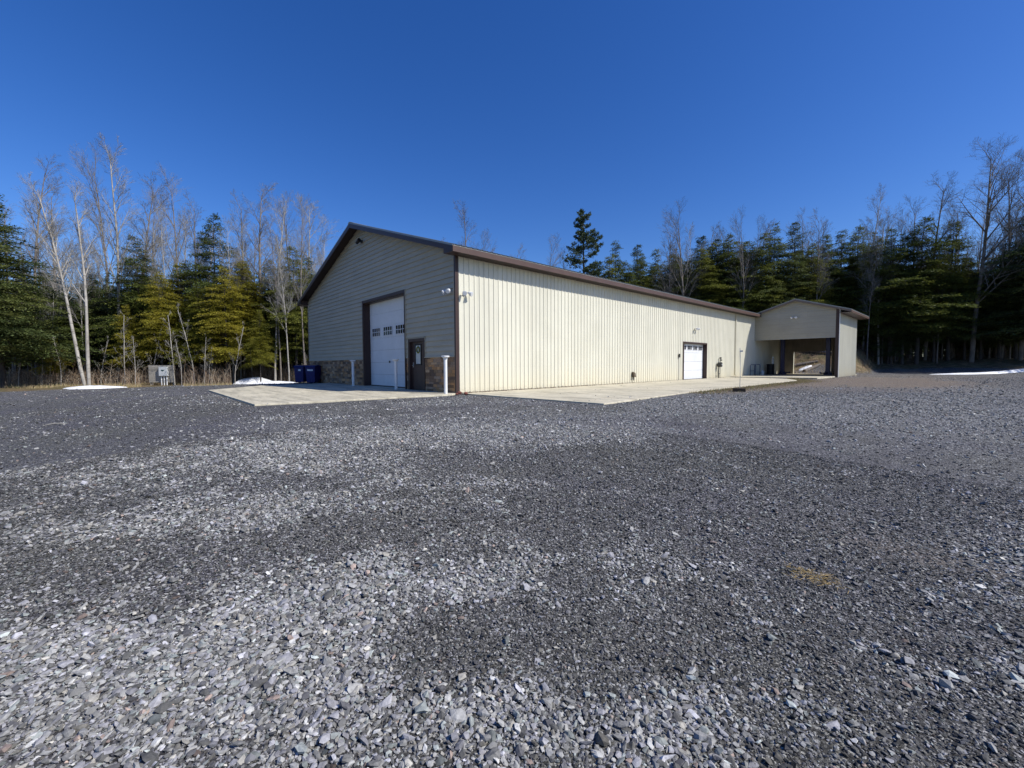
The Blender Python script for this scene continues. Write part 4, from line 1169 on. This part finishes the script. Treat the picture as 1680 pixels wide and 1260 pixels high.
def hz(px): return 598.4+.0049*(840-px)
def hgt(px, d, top):
    x, y, z = at(px, d)
    return CAM[2]+d*(hz(px)-top)/FPX-z
used = set(); TR = random.Random(99)
def plant(proto, px, d, top, label, group=None, wide=1.0, rz=None, h=None):
    root, H0 = proto[0], proto[1]
    x, y, z = at(px, d)
    if h is None: h = hgt(px, d, top)
    s = h/H0; sc = (s*wide, s*wide, s)
    rz = TR.uniform(0, 6.28) if rz is None else rz
    if root.name not in used:
        used.add(root.name); root.location = (x, y, z); root.rotation_euler = (0, 0, rz); root.scale = sc
        root['label'] = label
        if group: root['group'] = group
        o = root
    else:
        o = dup(root, (x, y, z), rz, sc, label, group)
    return o
ORD = ['first','second','third','fourth','fifth','sixth','seventh','eighth','ninth','tenth','eleventh','twelfth','thirteenth','fourteenth','fifteenth','sixteenth','seventeenth','eighteenth','nineteenth','twentieth',
 'twenty-first','twenty-second','twenty-third','twenty-fourth','twenty-fifth','twenty-sixth','twenty-seventh','twenty-eighth','twenty-ninth','thirtieth','thirty-first','thirty-second','thirty-third','thirty-fourth']
def sizeword(h): return 'tall' if h > 15 else ('short' if h < 9.5 else 'mid-sized')

# hemlocks along the left edge of the yard: px, distance, top, variant, width
LH = [(-30,28,300,5,1.1), (6,30,318,6,1.25), (48,36,440,0,1.), (82,38,452,1,1.2), (88,33.5,528,3,.95), (122,37,470,0,1.1), (160,38.5,452,5,1.), (198,37,470,1,1.2), (236,37,388,0,1.),
      (212,33.8,500,3,1.0), (268,34.5,448,2,1.), (300,36,432,3,1.25), (330,34.2,470,2,.95), (357,37,352,0,.9), (376,34.5,440,3,1.1), (402,36.5,430,2,1.15), (428,34.2,510,2,.85), (448,39,455,5,1.), (470,38,432,1,1.), (488,37,402,0,1.05), (508,38.5,420,1,1.1), (530,42,470,1,1.)]
for i, (px, d, top, k, w) in enumerate(sorted(LH)):
    hgt_ = hgt(px, d, top); c = {0: 'green', 1: 'green', 2: 'yellow-green', 3: 'yellow-green', 5: 'dark green', 6: 'dark green'}[k]
    plant(HEM[k], px, d, top, f'{sizeword(hgt_)} {c} hemlock, {ORD[i]} from the left in the front row left of the building', 'hemlocks along the left edge of the yard', w)
# hemlocks behind the building and right of it
RH = [(1010,50,397,1,1.), (1027,48,428,0,1.), (1046,52,402,4,1.), (1072,50,410,1,1.), (1098,50,440,5,1.), (1122,52,428,4,1.), (1146,50,388,4,1.1), (1168,50,430,5,1.), (1190,48,386,0,1.), (1216,48,402,5,1.1), (1246,46,384,1,1.), (1266,46.5,370,5,1.),
      (1300,46,366,4,1.1), (1325,46,400,0,1.), (1348,48,384,0,1.), (1374,48,380,1,1.15), (1400,48,374,0,1.15), (1430,45,384,5,1.1), (1456,43,376,0,1.), (1478,42.5,384,1,1.15), (1502,42,360,0,1.3), (1530,42,398,1,1.1), (1553,42,364,1,1.2), (1580,42,425,5,1.1), (1606,41.5,430,0,1.1), (1636,41,415,5,1.2), (1664,40,395,6,1.2), (1700,37.5,318,6,1.3), (1745,38,340,5,1.3)]
for i, (px, d, top, k, w) in enumerate(sorted(RH)):
    d = d*1.06
    hgt_ = hgt(px, d, top); c = {0: 'green', 1: 'green', 2: 'yellow-green', 3: 'yellow-green', 4: 'slim dark', 5: 'dark', 6: 'broad dark'}[k]
    plant(HEM[k], px, d, top, f'{sizeword(hgt_)} {c} hemlock, {ORD[i]} from the left of those rising beyond the long wall', 'hemlocks beyond the building', w)
plant(PINE, 957, 50, 353, 'tall ragged pine standing out against the sky above the long roof', None, 1.0, 1.0)
# bare trees
LBr = [(62,40,248,3,0,1.1), (100,42,300,0,0,.9), (176,41,258,1,0,.9), (195,36.5,236,0,1,1.0), (236,39,286,3,0,1.2), (262,46,318,1,0,.8), (298,42,292,1,0,1.), (328,44,320,0,0,.9), (404,41,318,0,0,.9), (432,38,288,3,0,1.3), (452,35.5,318,0,1,.9), (476,41,330,1,0,1.), (512,44,318,1,1,1.1), (534,46,372,0,1,.9), (22,39,330,0,0,1.)]
for i, (px, d, top, k, pale, w) in enumerate(sorted(LBr)):
    pr = PALE[k] if pale else BARE[k]
    plant(pr, px, d, top, f'{sizeword(hgt(px, d, top))} leafless {"pale" if pale else "grey"} tree, {ORD[i]} from the left of the bare trees left of the building', 'bare trees left of the building', w)
plant(TWIN, 143, 31.2, 286, 'pale birch with two trunks splayed from one foot, behind the snow patch', None, 1.0, .83)
RBr = [(736,52,392,0,0,.9), (766,50,340,3,0,1.2), (792,53,385,1,0,.9), (850,53,402,0,0,1.), (902,54,392,1,0,1.), (925,50,412,0,0,.9), (1096,49,366,0,0,1.), (1112,48,344,1,0,1.15), (1156,50,366,3,0,1.), (1182,51,372,0,0,1.), (1240,49,366,3,0,1.), (1336,46,346,0,0,1.), (1414,46,308,0,1,.8), (1440,44,345,0,1,1.), (1492,45,330,1,0,1.), (1516,44,298,3,0,1.3), (1558,45,330,0,0,1.), (1592,41,242,2,0,1.), (1640,42,272,1,0,1.1), (1672,40,250,0,0,1.1), (1710,40,280,2,0,1.)]
for i, (px, d, top, k, pale, w) in enumerate(sorted(RBr)):
    d *= 1.04
    pr = PALE[k] if pale else BARE[k]
    plant(pr, px, d, top, f'{sizeword(hgt(px, d, top))} leafless {"pale" if pale else "grey"} tree, {ORD[i]} from the left of the bare trees beyond the building', 'bare trees beyond the building', w)
# saplings in front of the left woods
SP = [(205,32.6,500), (222,32,540), (287,32.5,500), (298,32,545), (320,33,490), (335,32.4,540), (100,31.5,540), (30,31,530), (345,32.8,560), (385,33,520), (505,36,560), (250,33.4,520), (165,33,545), (68,32.5,560)]
for i, (px, d, top) in enumerate(sorted(SP)):
    plant(SAPL[i % 3], px, d, top, f'thin bare sapling, {ORD[i]} from the left of those before the left woods', 'bare saplings before the woods', 1.)
# deeper rows
def fill(n, px0, px1, d0, d1, hr, protos, label, group, wide=(1., 1.25)):
    for i in range(n):
        px = px0+(px1-px0)*(i+TR.random())/n; d = TR.uniform(d0, d1)
        plant(TR.choice(protos), px, d, None, label, group, TR.uniform(*wide), h=TR.uniform(*hr))
fill(30, -30, 545, 34.5, 40, (9, 16), [BARE[1], BARE[3], PALE[0], PALE[1]], 'slender leafless tree standing among the front hemlocks left of the building', 'thin trees among the front hemlocks', (.55, .8))
fill(16, 1420, 1740, 43, 48, (11, 17), [BARE[1], BARE[3], BARE[0]], 'slender leafless tree standing among the front hemlocks right of the carport', 'thin trees among the hemlocks right of the carport', (.55, .8))
fill(34, -60, 560, 39, 43, (8.5, 11.5), [HEM[0], HEM[1], HEM[4], HEM[5]], 'hemlock deep in the woods behind the front row, left of the building', 'hemlocks deep in the left woods')
fill(28, -60, 560, 44, 50, (10, 12.5), [HEM[1], HEM[4], HEM[5]], 'dark hemlock at the back of the woods left of the building', 'hemlocks at the back of the left woods')
fill(34, -40, 560, 42, 54, (12, 16.5), [BARE[0], BARE[1], BARE[3], PALE[0]], 'slender bare tree deep in the woods left of the building', 'bare trees deep in the left woods', (.7, 1.))
fill(26, 1440, 1830, 45, 50, (8, 11), [HEM[4], HEM[6], HEM[5]], 'hemlock close behind the front row, right of the carport', 'hemlocks behind the front row right of the carport')
fill(36, 1000, 1800, 50, 55, (9, 13), [HEM[4], HEM[5], HEM[1]], 'dark hemlock deep in the woods beyond the building and carport', 'hemlocks deep in the far woods')
fill(16, 975, 1235, 50.5, 55, (12.2, 14.5), [HEM[0], HEM[4], HEM[1]], 'hemlock filling the gaps in the woods behind the long roof', 'hemlocks behind the long roof', (1.1, 1.4))
fill(30, 980, 1800, 56, 62, (11, 15), [HEM[4], HEM[5], HEM[6]], 'dark hemlock at the back of the woods beyond the carport', 'hemlocks at the back of the far woods')
fill(34, 1080, 1760, 48, 60, (14, 18), [BARE[0], BARE[1], BARE[3], PALE[0]], 'slender bare tree deep in the woods beyond the carport', 'bare trees deep in the far woods', (.7, 1.))
for pr in HEM+BARE+PALE+SAPL+[PINE, TWIN]:
    if pr[0].name not in used: print('UNUSED', pr[0].name)

# far wood: the mass nobody could count, behind the rows
def far_wood():
    g = np.random.default_rng(77); P = []; T = MB()
    spots = []
    for px0, px1, n, d0, d1, h0, h1 in ((-200, 600, 95, 46, 62, 7.5, 10.5), (900, 1950, 190, 54, 90, 8, 12)):
        for i in range(n):
            px = g.uniform(px0, px1); d = g.uniform(d0, d1); x, y, z = at(px, d); spots.append((x, y, z, g.uniform(h0, h1)))
    for x, y, z, h in spots:
        n = 1100; f = g.random(n)**.9; r = 2.9*(1-f)**.7*np.sqrt(g.random(n))+.1; a = g.uniform(0, 6.283, n)
        P.append(np.stack([x+r*np.cos(a), y+r*np.sin(a), z+.1+f*(h-.1)-.12*r], 1))
        T.tube([(x, y, z-.3), (x, y, z+h*.9)], [.15, .03], 5, False)
    P = np.concatenate(P); n = len(P)
    D = g.normal(0, 1, (n, 3)); D[:, 2] *= .35; D /= np.linalg.norm(D, axis=1, keepdims=True)
    Sd = np.cross(D, np.array([0, 0, 1.])+g.normal(0, .35, (n, 3))); Sd /= np.linalg.norm(Sd, axis=1, keepdims=True)
    l = g.uniform(.3, .65, (n, 1))
    V = np.stack([P-D*l*.5, P+Sd*l*.3, P+D*l*.5, P-Sd*l*.3], 1).reshape(-1, 3)
    k = len(V); tv = np.array(T.v); V = np.concatenate([V, tv]).astype(np.float32)
    F = np.concatenate([np.arange(k).reshape(-1, 4), np.array(T.f)+k])
    me = bpy.data.meshes.new('far_wood'); me.vertices.add(len(V)); me.vertices.foreach_set('co', V.ravel())
    me.loops.add(F.size); me.loops.foreach_set('vertex_index', F.ravel().astype(np.int32)); me.polygons.add(len(F))
    me.polygons.foreach_set('loop_start', np.arange(0, F.size, 4, dtype=np.int32)); me.polygons.foreach_set('loop_total', np.full(len(F), 4, np.int32))
    me.update(calc_edges=True); me.materials.append(M['dark_hemlock'])
    o = bpy.data.objects.new('far_wood', me); COL.objects.link(o)
    tag(o, 'dark mass of evergreen wood behind the rows of trees', 'wood', kind='stuff')
far_wood()

# dry brush and grass along the edge of the woods
def brush(name, label, n, fx, hr, col, r=.006):
    mb = MB(); g = random.Random(len(name)+n)
    for i in range(n):
        x, y, z = fx(g); h = g.uniform(*hr)*(1 if g.random() > .1 else 1.6); k = g.uniform(.6, 1.2)
        lx = g.gauss(0, .22)*h; ly = g.gauss(0, .22)*h
        c = tuple(q*k for q in g.choice(col))
        mb.tube([(x, y, z-.05), (x+lx*.4, y+ly*.4, z+h*.55), (x+lx, y+ly, z+h)], [r, r*.75, r*.3], 3, False, c)
        if h > .5:
            for _ in range(3):
                f = g.uniform(.35, .9); a = g.uniform(0, 6.28); l = h*g.uniform(.15, .35)
                mb.tube([(x+lx*f, y+ly*f, z+h*f), (x+lx*f+l*math.cos(a), y+ly*f+l*math.sin(a), z+h*f+l*.8)], [r*.6, r*.2], 3, False, c)
    tag(mb.build(name, M['twigs'], fixn=False), label, 'undergrowth', kind='stuff')
def left_edge(d0, d1):
    def f(g):
        px = g.uniform(-20, 540); return at(px, max(g.uniform(d0, d1), 37.2 if px > 380 else (33.5 if 232 < px < 300 else 0))+g.uniform(0, 1.2))
    return f
brush('brush', 'tangle of bare brown stems along the foot of the left woods', 3600, left_edge(31.2, 37), (.25, 1.4), [(.26,.18,.12), (.36,.26,.17), (.16,.11,.08), (.44,.37,.28)], .010)
brush('grass', 'dead straw coloured grass along the left edge of the yard', 9000, left_edge(28.8, 34), (.06, .22), [(.42,.31,.16), (.34,.24,.13), (.50,.40,.23), (.2,.2,.07)], .006)
def right_edge(g):
    return at(g.uniform(1385, 1720), g.uniform(44.5, 50))
brush('brush', 'bare brown stems at the foot of the far woods right of the carport', 700, right_edge, (.3, 1.2), [(.16,.11,.08), (.24,.17,.12), (.10,.08,.06)], .010)
def bank_edge(g):
    return at(g.uniform(1285, 1430), g.uniform(38.5, 47))
brush('brush', 'dead grass and stems on the bank seen through the carport', 900, bank_edge, (.12, .5), [(.34,.25,.14), (.24,.17,.10), (.42,.33,.2)], .010)
def slab_edge(g):
    y = g.uniform(6, 25); 
    return (lambda x: (x, y, gh(x, y)))((5.55 if y < 21 else 5.2-(y-21)*.4)+abs(g.gauss(0, .45)))
brush('grass', 'short green and tan grass along the edge of the side slab', 5200, slab_edge, (.02, .08), [(.12,.13,.05), (.26,.21,.11), (.16,.11,.07)], .006)
def wall_foot(g):
    y = abs(g.gauss(0, 1))*6+.1
    return (.05+abs(g.gauss(0, .05)), y, -.012)
brush('leaf_litter', 'dark dead leaves and grit caught along the foot of the cream wall', 700, wall_foot, (.01, .04), [(.08,.05,.035), (.14,.09,.06)], .012)
# logs and stumps on the bank behind the carport
for i, (px, d, l, a) in enumerate([(1316, 43.2, 2.6, .5), (1342, 44.5, 3.4, -.3), (1332, 41.8, 2.0, 1.1)]):
    x, y, z = at(px, d); mb = MB()
    dx, dy = math.cos(a)*l/2, math.sin(a)*l/2
    mb.tube([(x-dx, y-dy, gh(x-dx, y-dy)+.13), (x, y, z+.16), (x+dx, y+dy, gh(x+dx, y+dy)+.12)], [.16, .15, .11], 8)
    tag(mb.build('log', M['bark']), ['fallen log on the left of the bank seen through the carport', 'longest fallen log on the bank seen through the carport', 'short fallen log low on the bank seen through the carport'][i], 'log', 'logs on the bank')

# ================================================================== CAMERA, SKY, SUN
cam = bpy.data.cameras.new('camera'); co = bpy.data.objects.new('camera', cam); COL.objects.link(co)
mw = Matrix(((RT[0], UP[0], -FW[0], CAM[0]), (RT[1], UP[1], -FW[1], CAM[1]), (RT[2], UP[2], -FW[2], CAM[2]), (0, 0, 0, 1)))
co.matrix_world = mw
cam.sensor_width = 36; cam.lens = FPX/1680*36; cam.clip_start = .05; cam.clip_end = 3000
S.camera = co
SUN = Vector((1.0, .46, 1.04)).normalized()
el = math.asin(SUN.z); az = math.atan2(SUN.x, SUN.y)
sl = bpy.data.lights.new('sun', 'SUN'); sl.energy = 4.9; sl.angle = R(.53); sl.color = (1, .965, .90)
so = bpy.data.objects.new('sun', sl); COL.objects.link(so)
so.rotation_euler = SUN.to_track_quat('Z', 'Y').to_euler(); so.location = (30, 10, 40)
w = bpy.data.worlds.new('World'); S.world = w; w.use_nodes = True
nt = w.node_tree; bg = nt.nodes['Background']
sky = nt.nodes.new('ShaderNodeTexSky'); sky.sky_type = 'NISHITA'; sky.sun_disc = False
sky.sun_elevation = el; sky.sun_rotation = az; sky.altitude = 300; sky.air_density = 1.0; sky.dust_density = .45; sky.ozone_density = 5.0
hs = nt.nodes.new('ShaderNodeHueSaturation'); hs.inputs['Saturation'].default_value = 1.27; hs.inputs['Hue'].default_value = .515
nt.links.new(sky.outputs[0], hs.inputs['Color']); nt.links.new(hs.outputs[0], bg.inputs[0]); bg.inputs[1].default_value = .125
S.view_settings.view_transform = 'Standard'; S.view_settings.look = 'None'; S.view_settings.exposure = .2; S.view_settings.gamma = 1
S.render.engine = 'CYCLES'
S.render.resolution_x = 1024; S.render.resolution_y = 768
S.cycles.max_bounces = 6; S.cycles.transparent_max_bounces = 4
